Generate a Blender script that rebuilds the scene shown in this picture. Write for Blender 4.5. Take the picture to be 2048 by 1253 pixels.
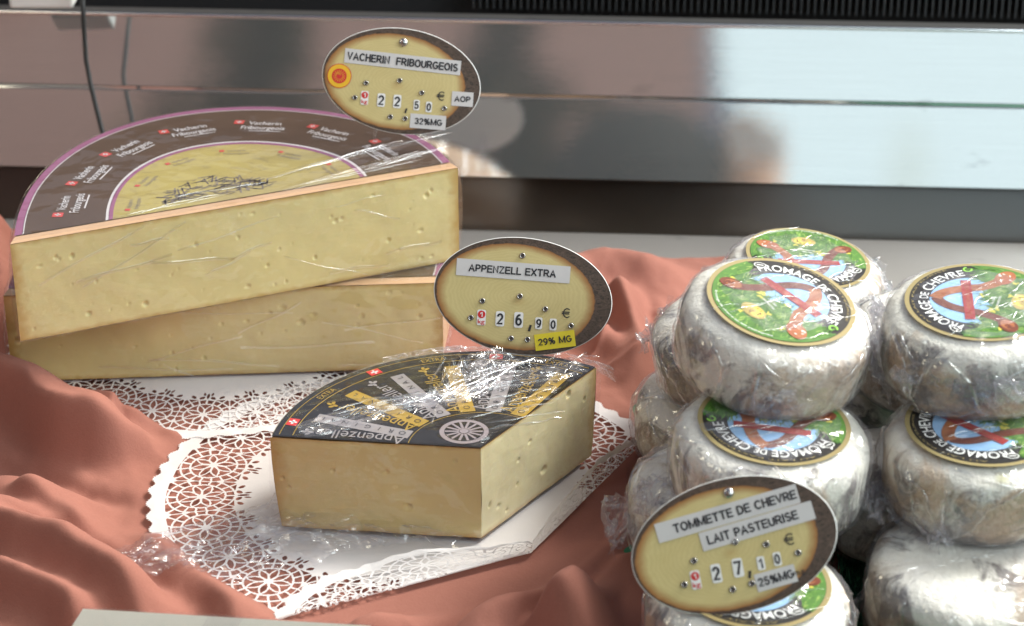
import bpy, math, random
import numpy as np
from mathutils import Vector, Matrix
random.seed(7); RNG = np.random.RandomState(11)
for o in list(bpy.data.objects): bpy.data.objects.remove(o)
SC = bpy.context.scene
COL = SC.collection
R = math.radians
# ------------------------------------------------------------------ camera
PITCH = R(26.0); DIST = 1.3; FPX = 4435.0
CAM = np.array([0, -DIST*math.cos(PITCH), .03+DIST*math.sin(PITCH)])
cd = bpy.data.cameras.new('camera'); cam = bpy.data.objects.new('camera', cd); COL.objects.link(cam)
cam.location = CAM; cam.rotation_euler = (R(90)-PITCH, 0, 0)
cd.sensor_width = 36; cd.lens = FPX*36/2048; cd.clip_start = .02; cd.clip_end = 400
cd.dof.use_dof = True; cd.dof.focus_distance = 1.17; cd.dof.aperture_fstop = 10.0
SC.camera = cam
# ------------------------------------------------------------------ light
SUN = Vector((.60, .36, .72)).normalized()
EL = math.asin(SUN.z); AZ = math.atan2(SUN.x, SUN.y)
W = bpy.data.worlds.new('World'); SC.world = W; W.use_nodes = True
nt = W.node_tree; sky = nt.nodes.new('ShaderNodeTexSky'); sky.sky_type = 'NISHITA'; sky.sun_disc = False
sky.sun_elevation = EL; sky.sun_rotation = AZ; sky.air_density = 1.0; sky.dust_density = 8.0; sky.ozone_density = 1.0
bg = nt.nodes['Background']; bg.inputs['Strength'].default_value = .062
nt.links.new(sky.outputs[0], bg.inputs[0])
sd = bpy.data.lights.new('sun', 'SUN'); sd.energy = 1.5; sd.angle = R(14); sd.color = (1, .97, .92)
sun = bpy.data.objects.new('sun', sd); COL.objects.link(sun); sun.rotation_euler = SUN.to_track_quat('Z', 'Y').to_euler(); sun.location = (2, -1, 3)
def area(name, loc, aim, sx, sy, power, col):
    d = bpy.data.lights.new(name, 'AREA'); d.shape = 'RECTANGLE'; d.size = sx; d.size_y = sy; d.energy = power; d.color = col
    o = bpy.data.objects.new(name, d); COL.objects.link(o); o.location = loc
    o.rotation_euler = (Vector(loc)-Vector(aim)).to_track_quat('Z', 'Y').to_euler(); return o
area('case_lamp_cool', (.62, -.05, .50), (.15, -.12, .05), .10, .55, 2.2, (.88, .95, 1.0))
area('fill_lamp_warm', (-.78, -.32, .85), (-.12, -.08, .04), .15, .45, 1.2, (1.0, .84, .64))  # added warm fill lamp, brightens the left side
area('fill_lamp_steel', (.81, -2.40, 1.45), (.45, .25, .05), 1.4, 1.5, 4.6, (.90, .98, 1.0))  # added lamp standing in for bright sky, mirrored by the steel at right
area('fill_lamp_goats', (1.40, -1.20, 1.15), (.20, -.15, .05),   .8, .9, 9.0, (.92, .97, 1.0))  # added fill lamp that brightens the goat cheeses from the right
SC.view_settings.view_transform = 'Standard'; SC.view_settings.look = 'None'
SC.view_settings.exposure = 1.0; SC.view_settings.gamma = 1.0; SC.view_settings.use_curve_mapping = False
SC.render.engine = 'CYCLES'
cy = SC.cycles
cy.max_bounces = 10; cy.diffuse_bounces = 4; cy.glossy_bounces = 4; cy.transmission_bounces = 6; cy.transparent_max_bounces = 24
cy.sample_clamp_indirect = 6.0; cy.caustics_reflective = False; cy.caustics_refractive = False
try:
    cy.use_denoising = True; cy.denoiser = 'OPENIMAGEDENOISE'
except Exception: pass
# ------------------------------------------------------------------ survey helpers: a photo pixel to a point at a known height or depth
FV = np.array([0, math.cos(PITCH), -math.sin(PITCH)]); UV_ = np.array([0, math.sin(PITCH), math.cos(PITCH)]); RV = np.array([1., 0, 0])
def ray(x, y):
    d = FV+RV*(x-1024)/FPX-UV_*(y-626.5)/FPX; return d/np.linalg.norm(d)
def onz(x, y, z): d = ray(x, y); return CAM+d*(z-CAM[2])/d[2]
def ony(x, y, Y): d = ray(x, y); return CAM+d*(Y-CAM[1])/d[1]
def pxm(p): return FPX/float(np.dot(np.array(p)-CAM, FV))
# ------------------------------------------------------------------ noise (numpy)
_perm = RNG.permutation(4096); _val = RNG.rand(4096)*2-1
def _h(i, j, k): return _val[_perm[(i+_perm[(j+_perm[k & 4095]) & 4095]) & 4095]]
def noise3(x, y, z):
    x, y, z = np.broadcast_arrays(np.asarray(x, float), np.asarray(y, float), np.asarray(z, float))
    i = np.floor(x).astype(int); j = np.floor(y).astype(int); k = np.floor(z).astype(int)
    u, v, w = x-i, y-j, z-k
    u = u*u*u*(u*(u*6-15)+10); v = v*v*v*(v*(v*6-15)+10); w = w*w*w*(w*(w*6-15)+10)
    r = 0
    for a in (0, 1):
        for b in (0, 1):
            for c in (0, 1):
                r = r+_h(i+a, j+b, k+c)*(u if a else 1-u)*(v if b else 1-v)*(w if c else 1-w)
    return r
def fbm(x, y, z, oct=4):
    r = 0; a = 1.; s = 1.
    for o in range(oct): r = r+a*noise3(x*s+o*17.3, y*s+o*5.1, z*s+o*9.7); a *= .5; s *= 2.03
    return r
def ridged(x, y, z): return 1-np.abs(noise3(x, y, z))*2.0
# ------------------------------------------------------------------ objects
def setp(o, label=None, cat=None, group=None, kind=None):
    for k, v in (('label', label), ('category', cat), ('group', group), ('kind', kind)):
        if v: o[k] = v
    return o
def empty(name, loc=(0, 0, 0), **kw):
    o = bpy.data.objects.new(name, None); COL.objects.link(o); o.location = loc; o.empty_display_size = .02
    return setp(o, **kw)
class MB:
    def __init__(s): s.v = []; s.f = []; s.m = []; s.uv = None
    def add(s, v, f, m=0):
        n = len(s.v); s.v.extend([tuple(map(float, p)) for p in v]); s.f.extend([tuple(int(i)+n for i in q) for q in f]); s.m.extend([m]*len(f))
    def grid(s, P, m=0, closed=False):
        P = np.asarray(P); a, b = P.shape[:2]; n = len(s.v); s.v.extend(map(tuple, P.reshape(-1, 3).tolist()))
        for i in range(a-1):
            for j in range(b if closed else b-1):
                j2 = (j+1) % b; s.f.append((n+i*b+j, n+i*b+j2, n+(i+1)*b+j2, n+(i+1)*b+j)); s.m.append(m)
    def poly(s, pts, z, m=0): s.add([(p[0], p[1], z) for p in pts], [list(range(len(pts)))], m)
    def ell(s, cx, cy_, a, b, z, m=0, rot=0, n=40):
        c, q = math.cos(rot), math.sin(rot)
        s.poly([(cx+a*math.cos(t)*c-b*math.sin(t)*q, cy_+a*math.cos(t)*q+b*math.sin(t)*c) for t in np.linspace(0, 2*math.pi, n, endpoint=False)], z, m)
    def rect(s, cx, cy_, w, h, z, m=0, rot=0, rad=0):
        c, q = math.cos(rot), math.sin(rot); pts = []
        if rad:
            for sx, sy, a0 in ((1, 1, 0), (-1, 1, 90), (-1, -1, 180), (1, -1, 270)):
                for k in range(5):
                    a = R(a0+k*22.5); pts.append((sx*(w/2-rad)+rad*math.cos(a), sy*(h/2-rad)+rad*math.sin(a)))
        else: pts = [(w/2, h/2), (-w/2, h/2), (-w/2, -h/2), (w/2, -h/2)]
        s.poly([(cx+x*c-y*q, cy_+x*q+y*c) for x, y in pts], z, m)
    def ring(s, cx, cy_, r0, r1, a0, a1, z, m=0, n=48):
        P = [];
        for r in (r0, r1): P.append([(cx+r*math.cos(t), cy_+r*math.sin(t), z) for t in np.linspace(a0, a1, n)])
        s.grid(np.array(P)[::-1], m)
    def box(s, c, sz, m=0, rot=None):
        v = [Vector((x*sz[0]/2, y*sz[1]/2, z*sz[2]/2)) for x in (-1, 1) for y in (-1, 1) for z in (-1, 1)]
        if rot is not None: v = [rot @ p for p in v]
        s.add([p+Vector(c) for p in v], [(0, 1, 3, 2), (4, 6, 7, 5), (0, 4, 5, 1), (2, 3, 7, 6), (0, 2, 6, 4), (1, 5, 7, 3)], m)
    def tube(s, pts, r, m=0, n=10):
        pts = [Vector(p) for p in pts]; rows = []
        for i, p in enumerate(pts):
            t = (pts[min(i+1, len(pts)-1)]-pts[max(i-1, 0)]).normalized(); a = t.orthogonal().normalized() if i == 0 else (a-t*a.dot(t)).normalized()
            b = t.cross(a); rr = r[i] if isinstance(r, (list, tuple)) else r
            rows.append([tuple(p+(a*math.cos(q)+b*math.sin(q))*rr) for q in np.linspace(0, 2*math.pi, n, endpoint=False)])
        k = len(s.v); s.grid(rows, m, True); L = len(rows)
        s.f.append(tuple(range(k+n-1, k-1, -1))); s.m.append(m); s.f.append(tuple(range(k+(L-1)*n, k+L*n))); s.m.append(m)
    def dome(s, c, r, hgt, ax, m=0, n=16, k=5):
        ax = Vector(ax).normalized(); a = ax.orthogonal().normalized(); b = ax.cross(a); rows = []
        for i in range(k+1):
            q = i/k*math.pi/2; rows.append([tuple(Vector(c)+(a*math.cos(t)+b*math.sin(t))*r*max(math.cos(q), 1e-3)+ax*hgt*math.sin(q)) for t in np.linspace(0, 2*math.pi, n, endpoint=False)])
        s.grid(rows, m, True)
    def build(s, name, mats, parent=None, smooth=False, uv=None, **kw):
        me = bpy.data.meshes.new(name); me.from_pydata(s.v, [], s.f)
        for m in (mats if isinstance(mats, (list, tuple)) else [mats]): me.materials.append(m)
        me.polygons.foreach_set('material_index', s.m)
        if smooth: me.polygons.foreach_set('use_smooth', [True]*len(s.f))
        if uv:
            L = me.uv_layers.new(name='UVMap'); idx = np.empty(len(me.loops), int); me.loops.foreach_get('vertex_index', idx)
            V = np.array(s.v)[idx]; L.data.foreach_set('uv', np.stack(uv(V), 1).astype(np.float32).ravel())
        me.update(); o = bpy.data.objects.new(name, me); COL.objects.link(o)
        if parent: o.parent = parent
        return setp(o, **kw)
def dup(root, loc=None, rot=None):
    c = root.copy(); COL.objects.link(c)
    if loc is not None: c.location = loc
    if rot is not None: c.rotation_euler = rot
    for ch in list(root.children):
        d = ch.copy(); COL.objects.link(d); d.parent = c
    return c
_tc = {}
def text(s, spacing=1.0, off=0.0, shear=0):
    """2-D glyph mesh of a string, baseline at y=0, cap height 1: (verts n x 2, faces, width)"""
    key = (s, spacing, off, shear)
    if key in _tc: return _tc[key]
    cu = bpy.data.curves.new('t', 'FONT'); cu.body = s; cu.size = 1; cu.space_character = spacing; cu.offset = off; cu.resolution_u = 4; cu.shear = shear
    o = bpy.data.objects.new('t', cu); COL.objects.link(o); bpy.context.view_layer.update()
    me = bpy.data.meshes.new_from_object(o.evaluated_get(bpy.context.evaluated_depsgraph_get()))
    v = np.array([(p.co.x, p.co.y) for p in me.vertices]); f = [tuple(p.vertices) for p in me.polygons]
    bpy.data.objects.remove(o); bpy.data.curves.remove(cu); bpy.data.meshes.remove(me)
    v[:, 0] -= v[:, 0].min(); v = v/.70
    _tc[key] = (v, f, v[:, 0].max()); return _tc[key]
def put_text(mb, s, cx, cy_, w, h, z, m, rot=0, off=.0, spacing=1.0, bold=0.):
    """text centred at (cx,cy), scaled to width w (None keeps the proportions) and cap height h"""
    v, f, wd = text(s, spacing, off); sx = (w/wd) if w else h
    x = (v[:, 0]-wd/2)*sx; y = (v[:, 1]-.5)*h; c, q = math.cos(rot), math.sin(rot)
    for k in ((-.5, .5) if bold else (0,)):
        xx = x+k*bold*h; mb.add(np.stack([cx+xx*c-y*q, cy_+xx*q+y*c, np.full_like(x, z+k*2e-5)], 1), f, m)
def _arc(cx, cy_, rx, ry, a0, a1, n=14): return [(cx+rx*math.cos(R(a)), cy_+ry*math.sin(R(a))) for a in np.linspace(a0, a1, n)]
GROT = {'A': (.74, [[(0, 0), (.37, 1), (.74, 0)], [(.12, .32), (.62, .32)]]), 'C': (.74, [_arc(.40, .5, .40, .5, 42, 318, 20)]), 'D': (.70, [[(0, 0), (0, 1), (.28, 1)]+_arc(.28, .5, .42, .5, 90, -90)+[(0, 0)]]),
 'E': (.60, [[(.60, 1), (0, 1), (0, 0), (.62, 0)], [(0, .52), (.55, .52)]]), 'F': (.56, [[(.58, 1), (0, 1), (0, 0)], [(0, .50), (.50, .50)]]), 'G': (.78, [_arc(.40, .5, .40, .5, 45, 345, 20)+[(.79, .46), (.44, .46)]]),
 'H': (.66, [[(0, 0), (0, 1)], [(.66, 0), (.66, 1)], [(0, .53), (.66, .53)]]), 'I': (.08, [[(.04, 0), (.04, 1)]]), 'L': (.54, [[(0, 1), (0, 0), (.55, 0)]]), 'M': (.90, [[(0, 0), (0, 1)], [(0, 1), (.45, .05), (.90, 1)], [(.90, 1), (.90, 0)]]), 'N': (.66, [[(0, 0), (0, 1), (.66, 0), (.66, 1)]]),
 'O': (.80, [_arc(.40, .5, .40, .5, 90, 450, 26)]), 'P': (.60, [[(0, 0), (0, 1), (.34, 1)]+_arc(.34, .725, .27, .275, 90, -90)+[(0, .45)]]), 'R': (.66, [[(0, 0), (0, 1), (.36, 1)]+_arc(.36, .735, .27, .265, 90, -90)+[(0, .47)], [(.34, .47), (.68, 0)]]),
 'B': (.62, [[(0, 0), (0, 1), (.34, 1)]+_arc(.34, .76, .24, .24, 90, -90)+[(0, .52)], [(.34, .52)]+_arc(.36, .26, .28, .26, 90, -90)+[(0, 0)]]), 'S': (.62, [_arc(.31, .74, .29, .26, 30, 265, 16)+_arc(.31, .25, .31, .25, 80, -155, 16)]), 'T': (.66, [[(0, 1), (.66, 1)], [(.33, 1), (.33, 0)]]),
 'U': (.66, [[(0, 1), (0, .34)]+_arc(.33, .33, .33, .33, 180, 360)+[(.66, 1)]]), 'V': (.70, [[(0, 1), (.35, 0), (.70, 1)]]), 'X': (.68, [[(0, 0), (.68, 1)], [(0, 1), (.68, 0)]]), 'Z': (.62, [[(.02, 1), (.62, 1), (0, 0), (.64, 0)]]), ' ': (.20, []),
 '%': (1.0, [_arc(.20, .76, .17, .24, 90, 450, 16), _arc(.80, .24, .17, .24, 90, 450, 16), [(.24, -.02), (.76, 1.02)]]), ',': (.1, [[(.09, .66), (.02, .34)]]), '\u20ac': (.74, [_arc(.48, .5, .36, .5, 48, 312, 20), [(0, .60), (.70, .60)], [(0, .41), (.66, .41)]]),
 '0': (.56, [_arc(.28, .5, .28, .5, 90, 450, 24)]), '1': (.30, [[(.0, .76), (.28, 1), (.28, 0)]]), '2': (.56, [_arc(.28, .71, .28, .29, 170, -25, 14)+[(0, 0), (.58, 0)]]), '3': (.54, [_arc(.27, .75, .25, .25, 160, -90), _arc(.27, .26, .28, .26, 90, -165)]),
 '5': (.56, [[(.52, 1), (.10, 1), (.04, .50)]+_arc(.27, .31, .29, .31, 120, -160, 16)]), '6': (.56, [_arc(.29, .31, .28, .31, 90, 450, 20), [(.02, .36)]+_arc(.36, .42, .34, .58, 175, 75, 10)]), '7': (.54, [[(0, 1), (.55, 1), (.20, 0)]]), '9': (.56, [_arc(.28, .69, .28, .31, 90, 450, 20), [(.55, .62)]+_arc(.20, .58, .35, .58, -5, -105, 10)])}
def grot(mb, s, cx, cy_, w, h, z, m, rot=0, wt=.185, gap=.22):
    """plain bold grotesque lettering out of strokes, centred at (cx,cy)"""
    x = 0; L = []
    for ch in s: g_ = GROT[ch]; L.append((x, g_)); x += g_[0]+gap+wt*.55
    tot = x-gap-wt*.55; sx = (w/(tot+wt)) if w else h; c, q = math.cos(rot), math.sin(rot); k = 0
    for x0, (gw, strokes) in L:
        for st in strokes:
            P = np.array([((p[0]+x0-tot/2)*sx, (p[1]*(1-wt)+wt/2-.5)*h) for p in st]); n = len(P); closed = np.allclose(P[0], P[-1]); a_, b_ = [], []; hw = wt*h*.5
            ext = P.copy()
            if not closed:
                for i0, i1 in ((0, 1), (-1, -2)): d = P[i0]-P[i1]; d = d/(np.hypot(*d)+1e-12); ext[i0] = P[i0]+d*hw*(.9 if n < 6 else .2)
            for i in range(n):
                p0, p1 = P[(i-1) if i else (n-2 if closed else 0)], P[(i+1) if i < n-1 else (1 if closed else n-1)]; d0 = P[i]-p0; d1 = p1-P[i]
                d0 = d0/np.hypot(*d0) if np.hypot(*d0) > 1e-9 else d1/np.hypot(*d1); d1 = d1/np.hypot(*d1) if np.hypot(*d1) > 1e-9 else d0; t = d0+d1; l = np.hypot(*t); t = t/l if l > .05 else d0
                n_ = np.array([-t[1], t[0]]); mit = min(1.35, 1/max(.3, abs(n_@np.array([-d0[1], d0[0]])))); a_.append(ext[i]+n_*hw*mit); b_.append(ext[i]-n_*hw*mit)
            k += 1; mb.grid([[(cx+p[0]*c-p[1]*q, cy_+p[0]*q+p[1]*c, z+k*4e-6) for p in r_] for r_ in (b_, a_)], m)
def arc_text(mb, s, cx, cy_, r, amid, span, h, z, m, off=.02, inward=False):
    """text bent round a circle, tops outward; amid = angle of its middle, span = angle it covers"""
    v, f, wd = text(s, 1.0, off)
    t = amid-(v[:, 0]/wd-.5)*span*(-1 if inward else 1); rr = r+v[:, 1]*h*(-1 if inward else 1)
    mb.add(np.stack([cx+rr*np.cos(t), cy_+rr*np.sin(t), np.full_like(t, z)], 1), f, m)
# ------------------------------------------------------------------ materials
class N:
    def __init__(s, name):
        s.mat = bpy.data.materials.new(name); s.mat.use_nodes = True; s.t = s.mat.node_tree; s.p = s.t.nodes['Principled BSDF']; s.out = s.t.nodes['Material Output']
    def n(s, typ, **kw):
        nd = s.t.nodes.new('ShaderNode'+typ)
        for k, v in kw.items():
            if hasattr(nd, k) and not k[0].isupper(): setattr(nd, k, v)
            else: s.set(nd, k.replace('_', ' '), v)
        return nd
    def set(s, nd, sock, v):
        i = nd.inputs[int(sock[1:])] if sock[0] == 'I' and sock[1:].isdigit() else nd.inputs[sock]
        if isinstance(v, bpy.types.NodeSocket): s.t.links.new(v, i)
        elif isinstance(v, bpy.types.Node): s.t.links.new(v.outputs[0], i)
        else: i.default_value = (*v, 1) if isinstance(v, tuple) and len(v) == 3 and i.type == 'RGBA' else v
    def math(s, op, a, b=0., c=None, clamp=False):
        nd = s.n('Math', operation=op, use_clamp=clamp); s.set(nd, 'I0', a); s.set(nd, 'I1', b)
        if c is not None: s.set(nd, 'I2', c)
        return nd.outputs[0]
    def mix(s, f, a, b, mode='MIX'):
        nd = s.t.nodes.new('ShaderNodeMix'); nd.data_type = 'RGBA'; nd.blend_type = mode
        for i, v in ((0, f), (6, a), (7, b)):
            k = nd.inputs[i]
            if isinstance(v, bpy.types.NodeSocket): s.t.links.new(v, k)
            else: k.default_value = (*v, 1) if isinstance(v, tuple) and len(v) == 3 else v
        return nd.outputs[2]
    def coord(s, which='Object', scale=(1, 1, 1), rnd=False):
        tc = s.n('TexCoord').outputs[which]; mp = s.n('Mapping'); s.t.links.new(tc, mp.inputs[0]); mp.inputs['Scale'].default_value = scale
        if rnd:
            oi = s.n('ObjectInfo'); cm = s.n('CombineXYZ')
            for i, k in enumerate((7.3, 3.1, 5.7)): s.set(cm, 'I%d' % i, s.math('MULTIPLY', oi.outputs['Random'], k))
            va = s.n('VectorMath', operation='ADD'); s.set(va, 'I0', tc); s.set(va, 'I1', cm); s.t.links.new(va.outputs[0], mp.inputs[0])
        return mp.outputs[0]
    def noise(s, co, scale, detail=4, rough=.55, dist=0): return s.n('TexNoise', Vector=co, Scale=scale, Detail=detail, Roughness=rough, Distortion=dist).outputs[0]
    def ramp(s, f, stops, interp='LINEAR'):
        nd = s.n('ValToRGB'); s.set(nd, 'Fac', f); cr = nd.color_ramp; cr.interpolation = interp
        while len(cr.elements) < len(stops): cr.elements.new(.5)
        for e, (p, c) in zip(cr.elements, stops): e.position = p; e.color = (*c, 1) if isinstance(c, tuple) else (c, c, c, 1)
        return nd.outputs[0]
    def bump(s, h, strength, dist, normal=None):
        b = s.n('Bump', Height=h, Strength=strength, Distance=dist)
        if normal is not None: s.set(b, 'Normal', normal)
        return b.outputs[0]
    def end(s, **kw):
        for k, v in kw.items(): s.set(s.p, k.replace('_', ' '), v)
        return s.mat
def plain(name, col, rough=.5, metal=0., spec=.5, var=.0, scale=60):
    m = N(name); c = col
    if var:
        f = m.noise(m.coord(), scale, 5); c = m.mix(f, tuple(x*(1-var) for x in col), tuple(min(1, x*(1+var)) for x in col))
    return m.end(Base_Color=c, Roughness=rough, Metallic=metal, Specular_IOR_Level=spec)
def mat_suede():
    m = N('salmon_suede'); co = m.coord()
    a = m.noise(co, 9, 5, .6); b = m.noise(co, 900, 2, .6); st = m.noise(co, 5.5, 3, .45, .4)
    c = m.mix(a, (.25, .093, .070), (.36, .152, .117)); c = m.mix(m.math('MULTIPLY', b, .35), c, (.44, .21, .165))
    c = m.mix(m.ramp(st, [(.60, 0.), (.63, .40)]), c, (.21, .066, .045))
    return m.end(Base_Color=c, Roughness=.92, Specular_IOR_Level=.12, Sheen_Weight=.12, Sheen_Roughness=.5, Sheen_Tint=(.95, .6, .5, 1), Normal=m.bump(m.math('ADD', m.noise(co, 120, 4), m.math('MULTIPLY', b, .5)), .22, .0012))
def mat_steel(name, base, rough, bstr=.08):
    m = N(name); co = m.coord(scale=(3, 300, 300)); n1 = m.noise(co, 3.2, 5, .7); co2 = m.coord(); blot = m.noise(co2, 16, 4)
    c = m.mix(n1, tuple(x*.86 for x in base), base); c = m.mix(m.ramp(m.noise(m.coord(scale=(1, 2.2, 2.2)), 30, 3), [(.66, 0.), (.74, .35)]), c, tuple(x*.55 for x in base))
    r = m.math('ADD', rough, m.math('MULTIPLY', m.math('SUBTRACT', blot, .5), .03))
    return m.end(Base_Color=c, Metallic=.86, Roughness=r, Anisotropic=.0, Specular_IOR_Level=.3, Normal=m.bump(n1, bstr, .0004))
def mat_cut(name, base, dark, rough=.42):
    m = N(name); co = m.coord(rnd=True); a = m.noise(co, 22, 5, .6); b = m.noise(co, 7, 3)
    c = m.mix(a, base, tuple(x*.90 for x in base)); c = m.mix(m.ramp(b, [(.35, 0.), (.75, .55)]), c, dark)
    e = m.n('Attribute', attribute_name='rim').outputs['Fac']; c = m.mix(m.math('MULTIPLY', e, .85), c, tuple(x*y for x, y in zip(base, (.66, .46, .26))))
    return m.end(Base_Color=c, Roughness=rough, Subsurface_Weight=.25, Subsurface_Radius=(.012, .007, .002), Subsurface_Scale=.3, Normal=m.bump(m.math('ADD', m.noise(co, 320, 4), m.math('MULTIPLY', m.noise(m.coord(scale=(1, 1, 6)), 60, 3), 1.5)), .14, .0008))
def mat_rind(name, a, b):
    m = N(name); co = m.coord(rnd=True); f = m.noise(co, 30, 6, .65)
    return m.end(Base_Color=m.mix(f, a, b), Roughness=.55, Normal=m.bump(m.noise(co, 140, 5), .35, .001))
def mat_wrap(name, milk, gloss, rough, bump, sc, tint=(.97, .97, .98), stretch=(1, 1, 1)):
    """clear cling film: mostly transparent, a mirror film on top, cloudy where it lies in several layers"""
    m = N(name); co = m.coord(rnd=True); d = m.n('TexNoise', Vector=co, Scale=sc*.35, Detail=2)
    va = m.n('VectorMath', operation='MULTIPLY_ADD'); m.set(va, 'I0', d.outputs['Color']); m.set(va, 'I1', (.55/sc*3,)*3); m.set(va, 'I2', co)
    mp = m.n('Mapping'); m.t.links.new(va.outputs[0], mp.inputs[0]); mp.inputs['Scale'].default_value = stretch
    v1 = m.n('TexVoronoi', Vector=mp.outputs[0], Scale=sc).outputs['Distance']; v2 = m.n('TexVoronoi', Vector=mp.outputs[0], Scale=sc*2.7).outputs['Distance']
    hgt = m.math('ADD', v1, m.math('MULTIPLY', v2, .35)); nrm = m.bump(hgt, bump, .35/sc)
    mask = m.ramp(m.noise(co, sc*.16, 4, .6, .5), [(.36, .10), (.68, 1.)])
    g = m.n('BsdfGlossy', Color=(1, 1, 1), Roughness=rough, Normal=nrm); tr = m.n('BsdfTransparent', Color=tint)
    df = m.n('BsdfDiffuse', Color=(.83, .81, .90), Normal=nrm); tl = m.n('BsdfTranslucent', Color=(.86, .85, .90)); md = m.n('MixShader', Fac=.5); m.set(md, 'I1', df); m.set(md, 'I2', tl)
    m1 = m.n('MixShader', Fac=m.math('MULTIPLY', mask, milk)); m.set(m1, 'I1', tr); m.set(m1, 'I2', md)
    fr = m.n('LayerWeight', Blend=.5, Normal=nrm).outputs['Facing']
    ff = m.math('ADD', m.math('MULTIPLY_ADD', m.math('POWER', fr, 4.), .36, .042), m.math('MULTIPLY', mask, gloss), clamp=True)
    m2 = m.n('MixShader', Fac=ff); m.set(m2, 'I1', m1); m.set(m2, 'I2', g); m.t.links.new(m2.outputs[0], m.out.inputs[0]); return m.mat
def mat_goat(name, grey, brown, white):
    """bloomy rind: white on top, grey and brown mould on the sides"""
    m = N(name); co = m.coord(rnd=True); a = m.noise(co, 26, 8, .66, 1.2); b = m.noise(co, 17, 6, .64, .8); fine = m.noise(co, 260, 4, .7)
    sp = m.n('SeparateXYZ'); m.set(sp, 'I0', m.n('TexCoord').outputs['Object']); side = m.ramp(m.math('MULTIPLY_ADD', sp.outputs[2], 20, .5), [(.70, 1.), (.93, .0)])
    c = m.mix(m.noise(co, 60, 4), white, (.80, .77, .66)); c = m.mix(m.ramp(fine, [(.5, 0.), (.8, .4)]), c, (.9, .89, .86))
    gf = m.math('ADD', a, m.math('MULTIPLY', m.math('SUBTRACT', side, .5), .13)); c = m.mix(m.ramp(gf, [(.515, 0.), (.60, .94)]), c, m.mix(m.noise(co, 120, 5, .7), grey, tuple(x*2.4 for x in grey)))
    bf = m.math('ADD', b, m.math('MULTIPLY', m.math('SUBTRACT', side, .5), .10)); c = m.mix(m.ramp(bf, [(.53, 0.), (.63, .80)]), c, m.mix(m.noise(co, 150, 4, .7), brown, tuple(min(.8, x*1.7) for x in brown)))
    c = m.mix(m.ramp(m.noise(co, 75, 4, .7), [(.64, 0.), (.72, .55)]), c, tuple(x*.35 for x in grey))
    c = m.mix(m.ramp(m.noise(co, 28, 2), [(.69, 0.), (.75, .6)]), c, (.62, .58, .18))
    return m.end(Base_Color=c, Roughness=.85, Specular_IOR_Level=.2, Normal=m.bump(m.math('ADD', m.noise(co, 90, 6, .7), m.math('MULTIPLY', fine, .6)), .9, .0022))
def mat_slice():
    """printed slice of wood: pale rings, burnt orange rim, dark bark thicker on one side"""
    m = N('wood_slice_print'); uv = m.n('TexCoord').outputs['UV']; sp = m.n('SeparateXYZ'); m.set(sp, 'I0', uv); x, y = sp.outputs[0], sp.outputs[1]
    oi = m.n('ObjectInfo').outputs['Color']
    x2 = m.math('DIVIDE', m.math('ADD', x, .080), .900); y2 = m.math('DIVIDE', m.math('ADD', y, .025), .915)
    r = m.math('SQRT', m.math('ADD', m.math('MULTIPLY', x2, x2), m.math('MULTIPLY', y2, y2)))
    nz = m.noise(uv, 7, 4, .6); r = m.math('ADD', r, m.math('MULTIPLY', m.math('SUBTRACT', nz, .5), .05))
    rings = m.math('SINE', m.math('MULTIPLY', m.math('ADD', r, m.math('MULTIPLY', m.noise(uv, 3, 4), .22)), 120))
    wood = m.mix(m.noise(uv, 3.5, 4), (.69, .58, .28), (.58, .47, .205)); wood = m.mix(m.math('MULTIPLY_ADD', rings, .07, .09), wood, (.40, .28, .10))
    core = m.math('SQRT', m.math('ADD', m.math('POWER', m.math('ADD', x, .05), 2.), m.math('POWER', m.math('ADD', y, .10), 2.)))
    wood = m.mix(m.ramp(core, [(.0, .45), (.10, .0)]), wood, (.50, .30, .10))
    bark = m.mix(m.ramp(m.noise(m.coord('UV', (1, 1, 1)), 13, 6, .75, 2.0), [(.34, 0.), (.70, 1.)]), (.022, .014, .010), (.15, .098, .072))
    c = m.mix(m.ramp(r, [(.86, 0.), (.955, .75), (.99, 1.)]), wood, (.32, .13, .035)); c = m.mix(m.ramp(r, [(.985, 0.), (1.02, 1.)]), c, bark)
    return m.end(Base_Color=c, Roughness=.38, Coat_Weight=.25, Coat_Roughness=.2)
def mat_paper():
    m = N('white_paper'); co = m.coord(); c = m.mix(m.noise(co, 40, 4), (.80, .78, .79), (.88, .86, .86))
    d = m.n('BsdfDiffuse', Color=c, Normal=m.bump(m.noise(co, 130, 5), .35, .001)); t = m.n('BsdfTranslucent', Color=c); x = m.n('MixShader', Fac=.28)
    m.set(x, 'I1', d); m.set(x, 'I2', t); m.t.links.new(x.outputs[0], m.out.inputs[0]); return m.mat
M_SUEDE = mat_suede(); M_STEEL = mat_steel('brushed_steel', (.62, .64, .64), .028, .025); M_STEEL2 = mat_steel('dull_steel', (.50, .47, .44), .50)
M_DARK = plain('dark_recess', (.05, .037, .028), .14, 0, 1.); M_BLACK = plain('black_plastic', (.02, .02, .02), .45)
M_RIM = plain('polished_rim', (.8, .82, .83), .18, 1.); M_VENT = plain('vent_plastic', (.016, .016, .018), .5)
M_WHITE = plain('white_plastic', (.75, .75, .73), .4, var=.04); M_TURF = plain('green_turf', (.03, .17, .085), .8, var=.5, scale=300)
M_CUT = mat_cut('vacherin_paste', (.86, .73, .355), (.82, .66, .28)); M_CUT_TAN = mat_cut('appenzell_tan_face', (.74, .58, .27), (.66, .50, .20)); M_CUT_PALE = mat_cut('appenzell_pale_face', (.80, .71, .44), (.72, .61, .34))  # wedge: front face darker and more tan than the side face
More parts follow.
